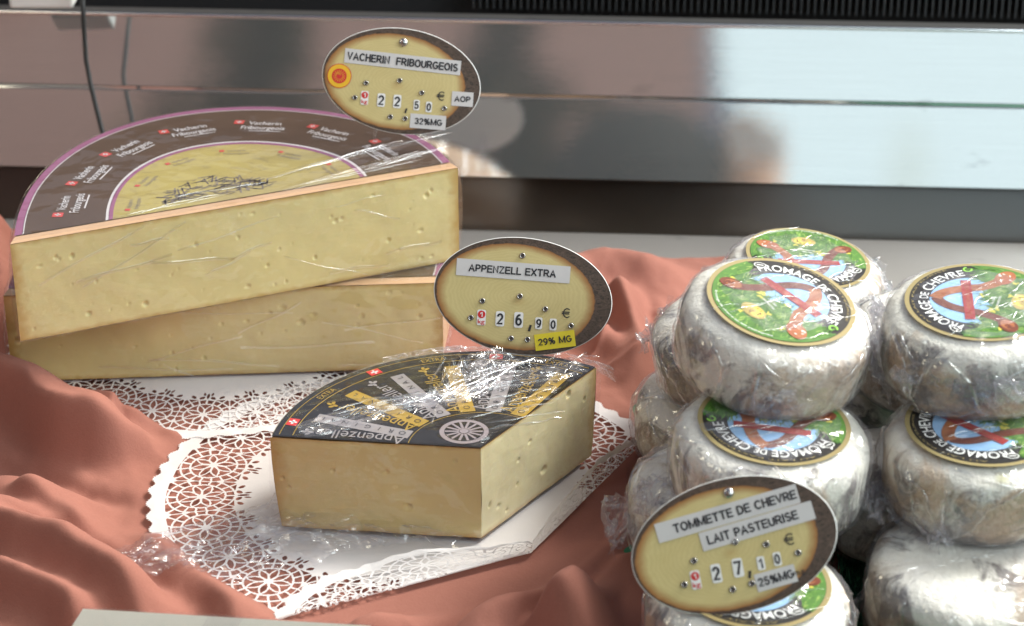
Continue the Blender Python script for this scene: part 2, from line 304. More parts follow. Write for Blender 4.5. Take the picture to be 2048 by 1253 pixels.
M_RIND = mat_rind('orange_rind', (.52, .31, .17), (.60, .41, .27)); M_RIND_DK = mat_rind('brown_rind', (.20, .10, .035), (.34, .19, .07))
M_GOAT = [mat_goat('bloomy_rind_pale', (.115, .10, .095), (.46, .33, .215), (.90, .88, .79)), mat_goat('bloomy_rind_grey', (.095, .085, .08), (.26, .19, .135), (.84, .81, .74))]
M_WRAP = mat_wrap('cling_film_crumpled', .25, .026, .07, .55, 60); M_WRAP_FINE = mat_wrap('cling_film_tight', .0, .006, .06, .10, 40)
def mat_crease():
    m = N('film_crease'); g = m.n('BsdfGlossy', Color=(1, 1, 1), Roughness=.10); t = m.n('BsdfTransparent', Color=(.98, .98, .98)); x = m.n('MixShader', Fac=.16); m.set(x, 'I1', t); m.set(x, 'I2', g); m.t.links.new(x.outputs[0], m.out.inputs[0]); return m.mat
M_CREASE = mat_crease()
def strip(mb, a, b, z, w, h, m, rs, bow=.0):
    """one stretched fold of film: a low rounded ridge from a to b"""
    a, b = np.array(a), np.array(b); d = b-a; L = np.hypot(*d)+1e-9; n_ = np.array([-d[1], d[0]])/L; k = max(10, int(L/.002)); rows = []; ph = rs.rand()*9
    for i in range(k+1):
        t = i/k; tp = min(1, 5*t, 5*(1-t))**.6+.02; c = a+d*t+n_*(bow*L*math.sin(t*math.pi)+.0006*math.sin(t*9+ph)); q = tp*(.75+.25*math.sin(t*17+ph*2))
        rows.append([(*(c+n_*w*.5*u), z+h*q*math.sqrt(max(0, 1-u*u))) for u in (-1, -.8, -.4, 0, .4, .8, 1)])
    mb.grid(rows, m)
M_WRAP_LOOSE = mat_wrap('cling_film_loose', .10, .02, .10, .35, 45)
M_SLICE = mat_slice(); M_PAPER = mat_paper(); M_CARDEDGE = plain('card_edge', (.82, .81, .79), .4)
M_STRIP = plain('label_strip', (.62, .60, .60), .45, var=.05, scale=120); M_STRIP_Y = plain('yellow_strip', (.78, .64, .035), .45, var=.06)
M_INK = plain('black_ink', (.02, .02, .025), .5); M_RED = plain('red_print', (.62, .03, .03), .45); M_TILE = plain('number_tile', (.84, .83, .82), .35)
M_RIVET = plain('steel_rivet', (.55, .53, .52), .25, 1.); M_HOLE = plain('rivet_hole', (.10, .08, .07), .6)
M_GOLDY = plain('sun_yellow_print', (.82, .48, .03), .4); M_CLEAR = mat_wrap('clear_acrylic', .02, .02, .05, 0., 20)
# printed inks of the labels
M_L_GOLD = plain('label_gold', (.34, .27, .125), .40, .2); M_L_BLACK = plain('label_black', (.022, .020, .020), .35); M_L_SKY = plain('label_sky', (.30, .52, .80), .4, var=.10, scale=40)
M_L_WHITE = plain('label_white', (.82, .82, .80), .4); M_L_STRAP = plain('label_strap', (.36, .13, .05), .4, var=.45, scale=180); M_L_STRAPD = plain('label_strap_dark', (.15, .035, .015), .4, var=.4, scale=200)
M_L_BAND = plain('label_red_band', (.34, .03, .03), .4); M_L_BELL = plain('label_orange_bell', (.36, .11, .045), .4, var=.4, scale=160); M_L_BRASS = plain('label_brass_bell', (.48, .36, .09), .35, var=.5, scale=200)
M_L_LEAF = plain('label_leaf', (.25, .55, .08), .4); M_L_YEL = plain('label_flower', (.62, .56, .08), .4)
M_GRASS = [plain('label_grass', c, .4, var=.45, scale=140) for c in ((.075, .19, .03), (.15, .30, .05), (.035, .10, .02), (.30, .42, .11))]
# ------------------------------------------------------------------ the setting: ground behind the stall, facade, case
def struct(o): o['kind'] = 'structure'; return o
g = MB(); g.poly([(-150, -150), (150, -150), (150, 150), (-150, 150)], -.92); struct(g.build('ground', plain('paving', (.20, .18, .16), .9, var=.3, scale=3)))
YAW = R(-3.4)
case = empty('display_case', (.16, .25, 0), label='brushed steel display case with stepped back panel, dark gap and vent grille behind the cheeses', cat='display case')
case.rotation_euler = (0, 0, YAW)
CI = case.matrix_basis.inverted()
def cpart(name, prof, x0, x1, m, cap=False, bev=0):
    """a bent sheet: profile (y,z) swept along the case, in case coordinates"""
    mb = MB(); mb.grid([[(x, y, z) for x in np.linspace(x0, x1, 2)] for y, z in prof], 0); return mb.build(name, m, case)
def tl(s, deg, p): return (p[0]+s*math.sin(R(deg)), p[1]+s*math.cos(R(deg)))
p0 = (0, .0085); p1 = tl(.0545, 23.0, p0); p1b = tl(.004, 33, p1); p2 = tl(.0485, 25.0, p1b)
cpart('lower_back_panel', [tl(-.004, -60, p0), p0, p1], -1.1, .9, M_STEEL)
cpart('upper_back_panel', [p1, (p1[0]+.0030, p1[1]+.0004), (p1[0]+.0032, p1[1]+.0020), (p1b[0]-.0004, p1b[1]), p2], -1.1, .9, M_STEEL)
mb = MB(); mb.tube([(x, p2[0]+.0006, p2[1]+.0008) for x in np.linspace(-1.1, .9, 12)], .0016, 0, 12); mb.build('rolled_rim', M_RIM, case, True)
cpart('top_ledge', [(p2[0]+.001, p2[1]+.0012), (p2[0]+.012, p2[1]+.0022), (p2[0]+.013, p2[1]-.05)], -1.1, .9, M_STEEL2)
mb = MB(); mb.box((-.1, .10, p2[1]+.06), (2.0, .012, .20)); mb.build('vent_back', M_VENT, case)
mb = MB()
for i in range(-40, 130): mb.box((i*.0048, .083, p2[1]+.055), (.0009, .018, .11))
mb.build('vent_fins', plain('vent_fin', (.05, .052, .055), .4), case)
mb = MB(); mb.box((-.1, .055, -.012), (2.0, .008, .12), 0, Matrix.Rotation(R(-23), 3, 'X')); mb.build('recess_back', M_DARK, case)
# case floor, its back edge, and the dark slot behind it
fl = MB(); fl.grid([[(x, y, z) for x in np.linspace(-1.1, .9, 2)] for y, z in ((-.75, -.012), (-.048, -.012), (-.044, -.013), (-.043, -.06))], 0); fl.build('floor_panel', M_STEEL2, case)
# front glass: thin clear pane, its reflections left out, leaning back over the goods
gm = N('clear_pane'); gt = gm.n('BsdfTransparent', Color=(.97, .985, .975)); gm.t.links.new(gt.outputs[0], gm.out.inputs[0])
gl = MB(); P0 = Vector((0, -.44, -.10)); tilt = Vector((0, math.sin(R(23)), math.cos(R(23)))); q = [P0+Vector((sx*.85, 0, 0))+tilt*h for sx, h in ((-1, 0), (1, 0), (1, .62), (-1, .62))]; nn = Vector((0, -math.cos(R(23)), math.sin(R(23))))*.005
gl.add(q+[p+nn for p in q], [(3, 2, 1, 0), (4, 5, 6, 7), (0, 1, 5, 4), (1, 2, 6, 5), (2, 3, 7, 6), (3, 0, 4, 7)])
gl.v = [tuple(CI @ Vector(p)) for p in gl.v]; gl.build('glass_pane', gm.mat, case)
# facade behind the viewer, seen mirrored in the steel
fc = empty('house', (-3.62, -6.5, -.92), label='mauve plastered house front mirrored softly in the left half of the steel', cat='house')
mb = MB(); mb.box((0, 0, 4.5), (7.2, .5, 9)); mb.build('wall', plain('mauve_plaster', (.42, .25, .235), .9, var=.10, scale=2), fc)
M_PANE = plain('window_glass', (.03, .035, .04), .1)
for wx in (-2.4, .0, 2.2):
    for wz in (1.6, 6.4):
        mb = MB(); mb.box((wx, .252, wz), (.9, .05, 1.5)); w = mb.build('window', plain('window_paint', (.55, .50, .45), .6), fc)
        mb = MB(); mb.box((wx, .28, wz), (.74, .02, 1.34)); mb.build('pane', M_PANE, w)
# fir trees between the house and the stall
M_NEEDLE = [plain('fir_needles', c, .8, var=.5, scale=3) for c in ((.085, .085, .026), (.12, .11, .036), (.055, .06, .02))]
M_TRUNK = plain('fir_bark', (.10, .065, .04), .9, var=.3, scale=8)
def fir(x, y, h, w, seed, label):
    rs = np.random.RandomState(seed); e = empty('fir_tree', (x, y, -.92), label=label, cat='fir tree', group='fir trees mirrored in the steel')
    mb = MB(); mb.tube([(0, 0, 0), (.01, 0, h*.5), (0, 0, h)], [.09, .06, .01]); mb.build('trunk', M_TRUNK, e, True)
    mb = MB()
    for i in range(170):
        t = rs.rand()**.8; z = h*(.16+.83*t); L = w*(1-t)**.85*(.7+.5*rs.rand()); a = rs.rand()*6.283
        dx = np.array([math.cos(a), math.sin(a), -.25-.2*rs.rand()]); side = np.array([-math.sin(a), math.cos(a), 0])
        for k in range(16):
            s = (k+.5)/16; p = np.array([0, 0, z])+dx*L*s; p[2] += .10*L*s*s
            for sg in (-1, 1):
                l = .20*L*(1.15-s)+.05; tip = p+(side*sg*.8+dx*.6)*l+np.array([0, 0, -.03+rs.randn()*.02]); b = dx*.028
                mb.add([p-b, p+b, tip], [(0, 1, 2)], rs.randint(3))
    mb.build('crown', M_NEEDLE, e); return e
fir(-.62, -4.6, 4.6, .95, 3, 'tall fir tree mirrored just left of the dark figure in the steel')
fir(-1.55, -4.9, 5.2, .75, 5, 'slim fir tree mirrored behind the topmost price sign')
fir(-2.75, -4.4, 4.4, .8, 8, 'fir tree mirrored at the far left edge of the steel')
fir(.75, -6.2, 4.0, .7, 9, 'small distant fir tree mirrored right of the dark figure')
# the photographer, seen as a dark shape mirrored in the steel
M_SKIN = plain('skin', (.60, .36, .26), .5); M_COAT = plain('dark_coat', (.014, .013, .014), .9); M_HAIR = plain('dark_hat', (.010, .009, .010), .9)
PX, PY = .005, -1.40
per = empty('person', (PX, PY, -.92), label='person in dark coat and hood mirrored as a shadowy shape in the steel', cat='person')
def skin(name, pts, edges, rad, m, parent, sub=2, root=0):
    me = bpy.data.meshes.new(name); me.from_pydata(pts, edges, []); o = bpy.data.objects.new(name, me); COL.objects.link(o)
    md = o.modifiers.new('s', 'SKIN'); md.use_smooth_shade = True; L = me.skin_vertices[0].data
    for i, r_ in enumerate(rad): L[i].radius = (r_, r_) if not isinstance(r_, tuple) else r_; L[i].use_root = (i == root)
    o.modifiers.new('u', 'SUBSURF').levels = sub; o.modifiers['u'].render_levels = sub
    bpy.context.view_layer.update(); m2 = bpy.data.meshes.new_from_object(o.evaluated_get(bpy.context.evaluated_depsgraph_get())); bpy.data.objects.remove(o)
    m2.name = name; m2.materials.clear(); m2.materials.append(m); k = bpy.data.objects.new(name, m2); COL.objects.link(k); k.parent = parent; return k
B = [(0, 0, .92), (0, 0, 1.10), (0, 0, 1.30), (0, .01, 1.40), (0, .02, 1.47), (0, .035, 1.56), (0, .03, 1.65),
     (.10, 0, .86), (.105, .01, .48), (.11, -.01, .08), (.11, .13, .04), (-.10, 0, .86), (-.105, .01, .48), (-.11, -.01, .08), (-.11, .13, .04),
     (.17, 0, 1.37), (.275, .04, 1.20), (.185, .10, 1.50), (-.17, 0, 1.37), (-.235, -.02, 1.10), (-.24, .10, .90), (.170, .11, 1.585), (-.245, .15, .83)]
Ed = [(0, 1), (1, 2), (2, 3), (3, 4), (4, 5), (5, 6), (0, 7), (7, 8), (8, 9), (9, 10), (0, 11), (11, 12), (12, 13), (13, 14), (3, 15), (15, 16), (16, 17), (17, 21), (3, 18), (18, 19), (19, 20), (20, 22)]
for hb, ax_, up_, pi in (((.170, .11, 1.585), (1, 0, 0), (-.15, .05, 1), 21), ((-.245, .15, .83), (0, 1, 0), (0, .25, -1), 22)):
    for k_, (o_, l_) in enumerate(((-.033, .070), (-.011, .082), (.011, .078), (.033, .060))):
        q_ = Vector(hb)+Vector(ax_)*o_; u_ = Vector(up_).normalized(); i_ = len(B); B += [tuple(q_+u_*.035), tuple(q_+u_*(.035+l_*.5)+Vector((0, .010, 0))), tuple(q_+u_*(.030+l_)+Vector((0, .028, 0)))]; Ed += [(pi, i_), (i_, i_+1), (i_+1, i_+2)]
    i_ = len(B); B += [tuple(Vector(hb)-Vector(ax_)*.045+Vector(up_).normalized()*.005), tuple(Vector(hb)-Vector(ax_)*.062+Vector(up_).normalized()*.035)]; Ed += [(pi, i_), (i_, i_+1)]
Rd = [(.155, .11), (.14, .10), (.165, .115), (.11, .08), .06, (.078, .098), (.072, .09), .085, .055, .04, .035, .085, .055, .04, .035, .065, .046, .034, .065, .046, .034, .034, .034]; Rd += [.0095]*(len(B)-len(Rd))
skin('body', B, Ed, Rd, M_SKIN, per)
cB = [B[i] for i in (0, 1, 2, 3, 15, 16, 17, 18, 19, 20, 7, 8, 9, 11, 12, 13)]; cB[6] = (.235, .068, 1.34)
skin('coat', cB, [(0, 1), (1, 2), (2, 3), (3, 4), (4, 5), (5, 6), (3, 7), (7, 8), (8, 9), (0, 10), (10, 11), (11, 12), (0, 13), (13, 14), (14, 15)],
     [(.19, .14), (.18, .13), (.205, .145), (.15, .115), .095, .068, .05, .095, .068, .05, .11, .08, .06, .11, .08, .06], M_COAT, per)
mb = MB(); mb.dome((0, .035, 1.575), .150, .175, (0, -.1, 1), 0, 24, 8); mb.grid([[(rr*math.cos(t), .035+rr*math.sin(t)*1.08, 1.575-dz) for t in np.linspace(0, 6.283, 24, endpoint=False)] for rr, dz in ((.150, 0), (.153, .02), (.150, .06), (.140, .10), (.120, .14))], 0, True); mb.build('hood', M_HAIR, per, True)
mb = MB(); mb.dome((0, .125, 1.555), .014, .026, (0, 1, -.2)); mb.build('nose', M_SKIN, per, True)
for s in (-1, 1):
    mb = MB(); mb.dome((s*.033, .122, 1.572), .010, .007, (0, 1, 0)); mb.build('eye', M_INK, per, True)
# green turf mat under the goat cheeses
tm = empty('turf_mat', (.2, -.2, -.011), label='dark green artificial turf mat under the goat cheeses at right', cat='mat')
mb = MB(); mb.box((.02, -.02, .002), (.42, .52, .004)); mb.build('backing', M_TURF, tm)
mb = MB(); rs = np.random.RandomState(2)
for i in range(15000):
    x, y = rs.uniform(-.11, .13), rs.uniform(-.22, .12); a = rs.rand()*6.28; dx, dy = math.cos(a)*.0006, math.sin(a)*.0006; l = .004+.004*rs.rand(); lx, ly = rs.randn(2)*.002
    mb.add([(x-dx, y-dy, .004), (x+dx, y+dy, .004), (x+lx, y+ly, .004+l)], [(0, 1, 2)], rs.randint(3))
mb.build('blades', [plain('turf_blade', c, .55) for c in ((.05, .26, .13), (.03, .17, .085), (.09, .34, .19))], tm, kind='stuff')
# ------------------------------------------------------------------ salmon cloth with folds
def cloth():
    xs = np.linspace(-.46, .165, 510); ys = np.linspace(-.37, .235, 490); X, Y = np.meshgrid(xs, ys)
    Xw = X+.006*fbm(X*14, Y*14, 1.5, 2); Yw = Y+.006*fbm(X*14, Y*14, 7.5, 2)
    Z = np.zeros_like(X)
    def sd(poly):
        pts = [onz(x, y, .004)[:2] for x, y in poly]
        for _ in range(3): pts = [pts[0]]+[q for i in range(len(pts)-1) for q in (pts[i]*.75+pts[i+1]*.25, pts[i]*.25+pts[i+1]*.75)]+[pts[-1]]
        best = np.full(X.shape, 9.); sg = np.zeros(X.shape); tt = np.zeros(X.shape); acc = 0; L = sum(np.hypot(*(pts[i+1]-pts[i])) for i in range(len(pts)-1))
        for i in range(len(pts)-1):
            a, b = pts[i], pts[i+1]; d = b-a; l2 = d@d; t = np.clip(((Xw-a[0])*d[0]+(Yw-a[1])*d[1])/l2, 0, 1); dx, dy = Xw-a[0]-t*d[0], Yw-a[1]-t*d[1]; q = np.hypot(dx, dy); k = q < best
            best = np.where(k, q, best); sg = np.where(k, np.sign(d[0]*dy-d[1]*dx), sg); tt = np.where(k, (acc+t*math.sqrt(l2))/L, tt); acc += math.sqrt(l2)
        return best*sg, tt
    def fold(poly, h, wl, wr, taper=1):
        nonlocal Z
        s, t = sd(poly); w = np.where(s > 0, wl, wr); p = np.exp(-(s/w)**2); en = np.sin(np.clip(np.minimum(t, 1-t)*4, 0, 1)*math.pi/2)**1.5 if taper else 1
        Z = Z+1.8*h*p*en
    # left = far side of the line when drawn left to right
    fold([(-120, 760), (0, 815), (110, 885), (230, 912), (330, 880)], .022, .030, .006)
    fold([(150, 800), (240, 850), (330, 845)], .008, .010, .006)
    fold([(-100, 1010), (60, 1090), (200, 1170), (330, 1260)], .016, .024, .010)
    fold([(-60, 1130), (90, 1200), (180, 1270)], .012, .014, .009)
    fold([(270, 1040), (400, 1140), (520, 1262)], .010, .018, .010)
    fold([(-60, 940), (100, 985), (250, 1000)], .004, .02, .012)
    fold([(880, 1280), (1030, 1200), (1160, 1090), (1275, 960)], .013, .012, .016)
    fold([(1000, 1285), (1130, 1170), (1290, 1015)], -.010, .005, .007)
    fold([(1080, 1290), (1180, 1215), (1290, 1180), (1330, 1230)], .020, .016, .020)
    fold([(1170, 1075), (1255, 1000), (1310, 945)], .010, .008, .010)
    fold([(1225, 560), (1262, 660), (1275, 780)], .012, .020, .008)
    fold([(1290, 560), (1300, 700), (1290, 860)], -.006, .006, .008)
    fold([(930, 545), (1080, 560), (1220, 530), (1420, 560)], .010, .020, .018)
    fold([(1130, 640), (1215, 690), (1240, 760)], .007, .010, .010)
    fold([(-10, 440), (-2, 560), (4, 700)], .018, .012, .014)
    fold([(-80, 870), (60, 905), (180, 960), (300, 985)], -.005, .006, .012)
    fold([(-60, 1040), (120, 1075), (260, 1120), (380, 1215)], -.006, .007, .010)
    fold([(20, 960), (110, 1010), (190, 1075)], .006, .012, .006)
    fold([(640, 1290), (800, 1225), (960, 1150), (1090, 1110)], .007, .012, .007)
    fold([(780, 1290), (900, 1235), (1000, 1190)], -.005, .006, .006)
    fold([(1150, 990), (1220, 930), (1290, 900)], .006, .008, .006)
    fold([(1240, 1090), (1290, 1040), (1330, 980)], -.006, .005, .005)
    fold([(1000, 470), (1060, 540), (1200, 610), (1290, 640)], .006, .012, .016)
    fold([(700, 1275), (900, 1190), (1050, 1130)], .004, .014, .010)
    Z += .0035*fbm(X*16, Y*16, 3.3, 3)*.6+.0012*fbm(X*50, Y*50+X*30, 5.3, 3)
    for _ in range(3):
        Z[1:-1] = (Z[:-2]+2*Z[1:-1]+Z[2:])/4; Z[:, 1:-1] = (Z[:, :-2]+2*Z[:, 1:-1]+Z[:, 2:])/4
    Z += .0045*np.clip(ridged(X*9+Y*15+.6*noise3(X*12, Y*12, 3.), Y*5-X*6, 14.4), 0, 1)**3*np.clip(noise3(X*7, Y*7, 18.1)*1.8+.2, 0, 1)+.0030*np.clip(ridged(X*30-Y*12, Y*22+X*10, 24.4), 0, 1)**4*np.clip(noise3(X*11, Y*11, 28.1)*2, 0, 1)+.0010*ridged(X*20+Y*24, Y*10-X*8, 4.4)*np.clip(noise3(X*9, Y*9, 8.1)*1.5, 0, 1)+.0004*fbm(X*90, Y*90, 2.1, 2)
    keep = np.ones_like(Z)
    for cx, cy_, r_ in ((-.165, .05, .118), (-.06, -.145, .118), (.14, -.14, .075), (.12, -.26, .065)):
        d = np.hypot(X-cx, Y-cy_)-r_; t = np.clip(d/.03, 0, 1); keep = np.minimum(keep, t*t*(3-2*t))
    Z = np.where(Z > -.004, Z*keep, Z*keep)-.004
    ye = np.interp(X, [-.46, -.30, -.1, .04, .09, .165], [.225, .205, .15, .143, .166, .168])+.004*noise3(X*20, 0*X, 0*X)
    t = np.clip((Y-ye+.012)/.014, 0, 1); Z = Z*(1-t)-.0115*t
    xe = np.interp(Y, [-.4, -.10, .04, .2], [.105, .105, .152, .152])+.006*noise3(Y*18, 0*Y, 3+0*Y); t = np.clip((X-xe+.014)/.016, 0, 1); Z = Z*(1-t)+np.minimum(Z, -.0045)*t
    P = np.stack([X, np.minimum(Y, ye+.003), Z], 2); mb = MB(); mb.grid(P)
    o = mb.build('cloth', M_SUEDE, None, True, label='salmon pink suede cloth draped in loose folds under the cheeses', cat='cloth')
    return o
cloth()
# ------------------------------------------------------------------ paper doilies with real cut-outs
def doily(name, cx, cy_, Rr, rot, z0, fold=None, label=None, lift=None, NS=22):
    nr, na = 150, 1980; r0 = .56
    rr = np.concatenate([np.linspace(.001, r0, 40), np.linspace(r0, 1.0, nr)[1:]]); aa = np.linspace(0, 2*math.pi, na, endpoint=False)
    RRc, AAc = np.meshgrid((rr[:-1]+rr[1:])/2, (aa+math.pi/na), indexing='ij')
    # one repeat of the lace in local (u along the rim, v radial, both as fractions of the radius)
    sec = 2*math.pi/NS; ph = (AAc/sec) % 1.0; u = (ph-.5)*sec*.83; v = RRc
    hole = np.zeros_like(RRc, bool)
    def el(cu, cv, a, b, t):
        for sg in (-1, 1):
            for sh in (-sec*.83, 0, sec*.83):
                x, y = u-sg*cu-sh, v-cv; c, s = math.cos(sg*t), math.sin(sg*t); X = (x*c+y*s)/a; Y = (-x*s+y*c)/b
                hole[:] |= (X*X+np.abs(Y)**1.6 < 1)
    # lace: rosettes of eight petals joined by fans, everything else between the paper veins is cut away
    rho = np.hypot(u, v-.795); phi = np.arctan2(u, v-.795); vein = .0042; ax = (phi/(math.pi/4)) % 1.0
    td = rho*np.sin(np.abs(ax-.5)*math.pi/4); lens = .0150*np.sin(np.clip((rho-.010)/.078, 0, 1)*math.pi); d_ = td-lens
    hole |= (rho > .016) & (rho < .086) & (np.abs(d_) > vein*.85) & ((d_ < 0) | (rho > .050))
    fan = rho*np.abs(((phi/R(20)) % 1.0)-.5)*R(20); edge = np.abs(u) < sec*.83*.5-vein*.6
    fade = (v > .672) & (v < .925)
    hole |= (rho > .094) & (rho < .122) & (rho*R(10)-fan > vein) & edge & fade
    hole |= (rho > .130) & (rho < .160) & (rho*R(10)-fan > vein) & edge & fade
    el(.030, .655, .017, .010, .5); el(.078, .650, .017, .010, -.6); el(.0, .638, .009, .022, 0); el(.022, .622, .007, .014, .3)
    wob = noise3(AAc*9, RRc*9, 2.2)
    hole &= (RRc > .58) & (RRc < .955)
    rim = 1-.018*(.5-.5*np.cos(AAc*NS*3))-.006*np.abs(np.sin(AAc*NS*12)); gone = hole | (RRc > rim)
    RG, AG = np.meshgrid(rr, aa, indexing='ij'); px = cx+Rr*RG*np.cos(AG+rot); py = cy_+Rr*RG*np.sin(AG+rot); pz = np.full_like(px, z0)+.0010*fbm(px*40, py*40, 4.+z0, 3)*np.clip((RG-.5)*2, 0, 1)
    if lift is not None: pz = pz+lift(px, py)
    if fold is not None: px, py, pz = fold(px, py, pz)
    P = np.stack([px, py, pz], 2); nrr = len(rr); I = np.arange(nrr*na).reshape(nrr, na); keep = ~gone
    i, j = np.nonzero(keep); j2 = (j+1) % na; F = np.stack([I[i, j], I[i, j2], I[i+1, j2], I[i+1, j]], 1)
    used, inv = np.unique(F, return_inverse=True); V = P.reshape(-1, 3)[used]; F = inv.reshape(-1, 4)
    me = bpy.data.meshes.new(name); me.vertices.add(len(V)); me.vertices.foreach_set('co', V.astype(np.float32).ravel()); me.loops.add(F.size); me.loops.foreach_set('vertex_index', F.astype(np.int32).ravel())
    me.polygons.add(len(F)); me.polygons.foreach_set('loop_start', np.arange(0, F.size, 4, dtype=np.int32)); me.polygons.foreach_set('loop_total', np.full(len(F), 4, np.int32)); me.update(calc_edges=True); me.polygons.foreach_set('use_smooth', [True]*len(F))
    me.materials.append(M_PAPER); o = bpy.data.objects.new(name, me); COL.objects.link(o); return setp(o, label, 'doily', 'paper lace doilies')
def fold1(px, py, pz):
    B_ = onz(500, 1252, 0)[:2]; K = onz(1062, 1104, 0)[:2]; T = onz(1262, 905, 0)[:2]
    def half(a, b): d = (b-a)/np.hypot(*(b-a)); n = np.array([d[1], -d[0]]); return (px-a[0])*n[0]+(py-a[1])*n[1], n, (px-a[0])*d[0]+(py-a[1])*d[1]
    s1, n1, t1 = half(B_, K); s2, n2, t2 = half(K, T); s = np.maximum(s1, s2); w = 1/(1+np.exp(-(s2-s1)/.006)); nx = n1[0]*(1-w)+n2[0]*w; ny = n1[1]*(1-w)+n2[1]*w; l = np.hypot(nx, ny); nx /= l; ny /= l
    so = np.maximum(s, 0); th = np.where(w > .5, R(76), 0)+np.where(w <= .5, R(150)-R(62)*np.clip((t1-.05)/.09, 0, 1)*1, 0)
    th = R(166)-R(46)*np.clip((t1-.07)/.07, 0, 1); th = th*(1-w)+R(82)*w
    k = (.62-.50*np.clip((t1-.03)/.10, 0, 1))*(1-w)+(.14+.26*np.clip(t2/.07, 0, 1))*w; rad = .004; f = np.clip(so/rad, 0, 1); the = th*f
    ln = so*k; ox = ln*np.cos(the); oz = ln*np.sin(the)
    return px-nx*so+nx*ox, py-ny*so+ny*ox, pz+oz+.0006*f
doily('lace_doily', -.0515, -.151, .142, .2, -.0008, fold1, 'white paper lace doily with folded front edge under the black labelled wedge')
doily('lace_doily', -.172, .036, .132, .55, .0012, None, 'white paper lace doily partly hidden under the two stacked yellow half wheels', lambda x, y: -.0015*np.clip((-.03-y)*30, 0, 1))
# ------------------------------------------------------------------ cut cheeses
def pits(U, V, n, rs, smin, smax, w, h):
    d = np.zeros_like(U); 
    for i in range(n):
        cx, cy_ = rs.uniform(.02, .98)*w, rs.uniform(.06, .94)*h; r_ = smin+(smax-smin)*rs.rand()**2.5; a = rs.uniform(.6, 1.7)
        q = ((U-cx)/(r_*a))**2+((V-cy_)/r_)**2; d += np.where(q < 1, np.sqrt(np.clip(1-q, 0, 1))*r_*.9, 0)
    return d
def cut_face(mb, A, B, z0, z1, m, n, seed, smin=.0004, smax=.0019, bow=0., lean=0.):
    """vertical cut from A to B with real eyes pressed into it; returns nothing, adds a fine grid whose outer normal is right of A->B"""
    A, B = np.array(A[:2]), np.array(B[:2]); L = np.hypot(*(B-A)); d = (B-A)/L; nrm = np.array([d[1], -d[0]]); h = z1-z0; nu, nv = int(L/.0007), int(h/.0007)
    U, V = np.meshgrid(np.linspace(0, L, nu), np.linspace(0, h, nv)); dep = pits(U, V, n, np.random.RandomState(seed), smin, smax, L, h)*.8
    wav = .0005*fbm(U*40, V*40, seed+.5, 3)+bow*np.sin(V/h*math.pi)*0
    endb = .012*np.clip(1-np.minimum(U, L-U)/.012, 0, 1)**2*0
    xo = -dep+wav; k = V/h
    Xx = A[0]+d[0]*U+nrm[0]*xo; Yy = A[1]+d[1]*U+nrm[1]*xo; Zz = z0+V
    mb.grid(np.stack([Xx, Yy, Zz], 2), m); return U, V, L, h
def wedge_body(root, outline, A, B, z0, z1, bulge, faces, rind, seed):
    """outline: arc from B round to A; faces: list of straight cuts (from, to, material, pits)"""
    mb = MB(); arc = np.array(outline); n = len(arc); rows = []; cen = arc.mean(0)*.5+(np.array(A[:2])+np.array(B[:2]))*.25
    for t in np.linspace(0, 1, 13):
        e = 1-(2*t-1)**2; prof = -bulge*(abs(2*t-1)**3)+bulge*.15*e; dirv = arc-cen; ln = np.linalg.norm(dirv, axis=1, keepdims=True)
        taper = np.clip(np.minimum(np.arange(n), n-1-np.arange(n))/3., 0, 1)[:, None]
        p = arc+dirv/ln*(prof+.0010*fbm(arc[:, 0]*60, arc[:, 1]*60, t*5+seed, 3)[:, None])*taper
        rows.append([(x, y, z0+(z1-z0)*t) for x, y in p])
    mb.grid(rows, 0); return mb, rows
def arc_pts(pts, n):
    P = np.array(pts); d = np.r_[0, np.cumsum(np.hypot(*np.diff(P, axis=0).T))]; t = np.linspace(0, d[-1], n); Q = np.stack([np.interp(t, d, P[:, 0]), np.interp(t, d, P[:, 1])], 1)
    for _ in range(8): Q[1:-1] = (Q[:-2]+2*Q[1:-1]+Q[2:])/4
    return Q
def rim_attr(o, fn):
    me = o.data; a = me.attributes.new('rim', 'FLOAT', 'POINT'); co = np.empty(len(me.vertices)*3); me.vertices.foreach_get('co', co); a.data.foreach_set('value', fn(co.reshape(-1, 3)).astype(np.float32))
M_VL = [plain('label_mauve', (.29, .11, .20), .4, var=.1), plain('label_umber', (.098, .062, .042), .35, var=.25, scale=25), plain('label_white_line', (.60, .57, .58), .4),
        None, plain('label_print_red', (.55, .08, .07), .4), plain('label_grey_print', (.24, .20, .17), .5), plain('label_sketch', (.16, .13, .11), .5)]
def mat_parch():
    m = N('label_parchment'); co = m.coord(); a = m.noise(co, 34, 5, .65, .8); b = m.noise(m.coord(scale=(1, 1.6, 1)), 75, 6, .75, 1.5)
    c = m.mix(a, (.46, .38, .13), (.36, .29, .10)); c = m.mix(m.ramp(m.noise(co, 11, 3), [(.42, 0.), (.62, .7)]), c, (.34, .27, .13))
    c = m.mix(m.ramp(b, [(.52, 0.), (.66, .40)]), c, (.18, .14, .09)); return m.end(Base_Color=c, Roughness=.45)
M_VL[3] = mat_parch()
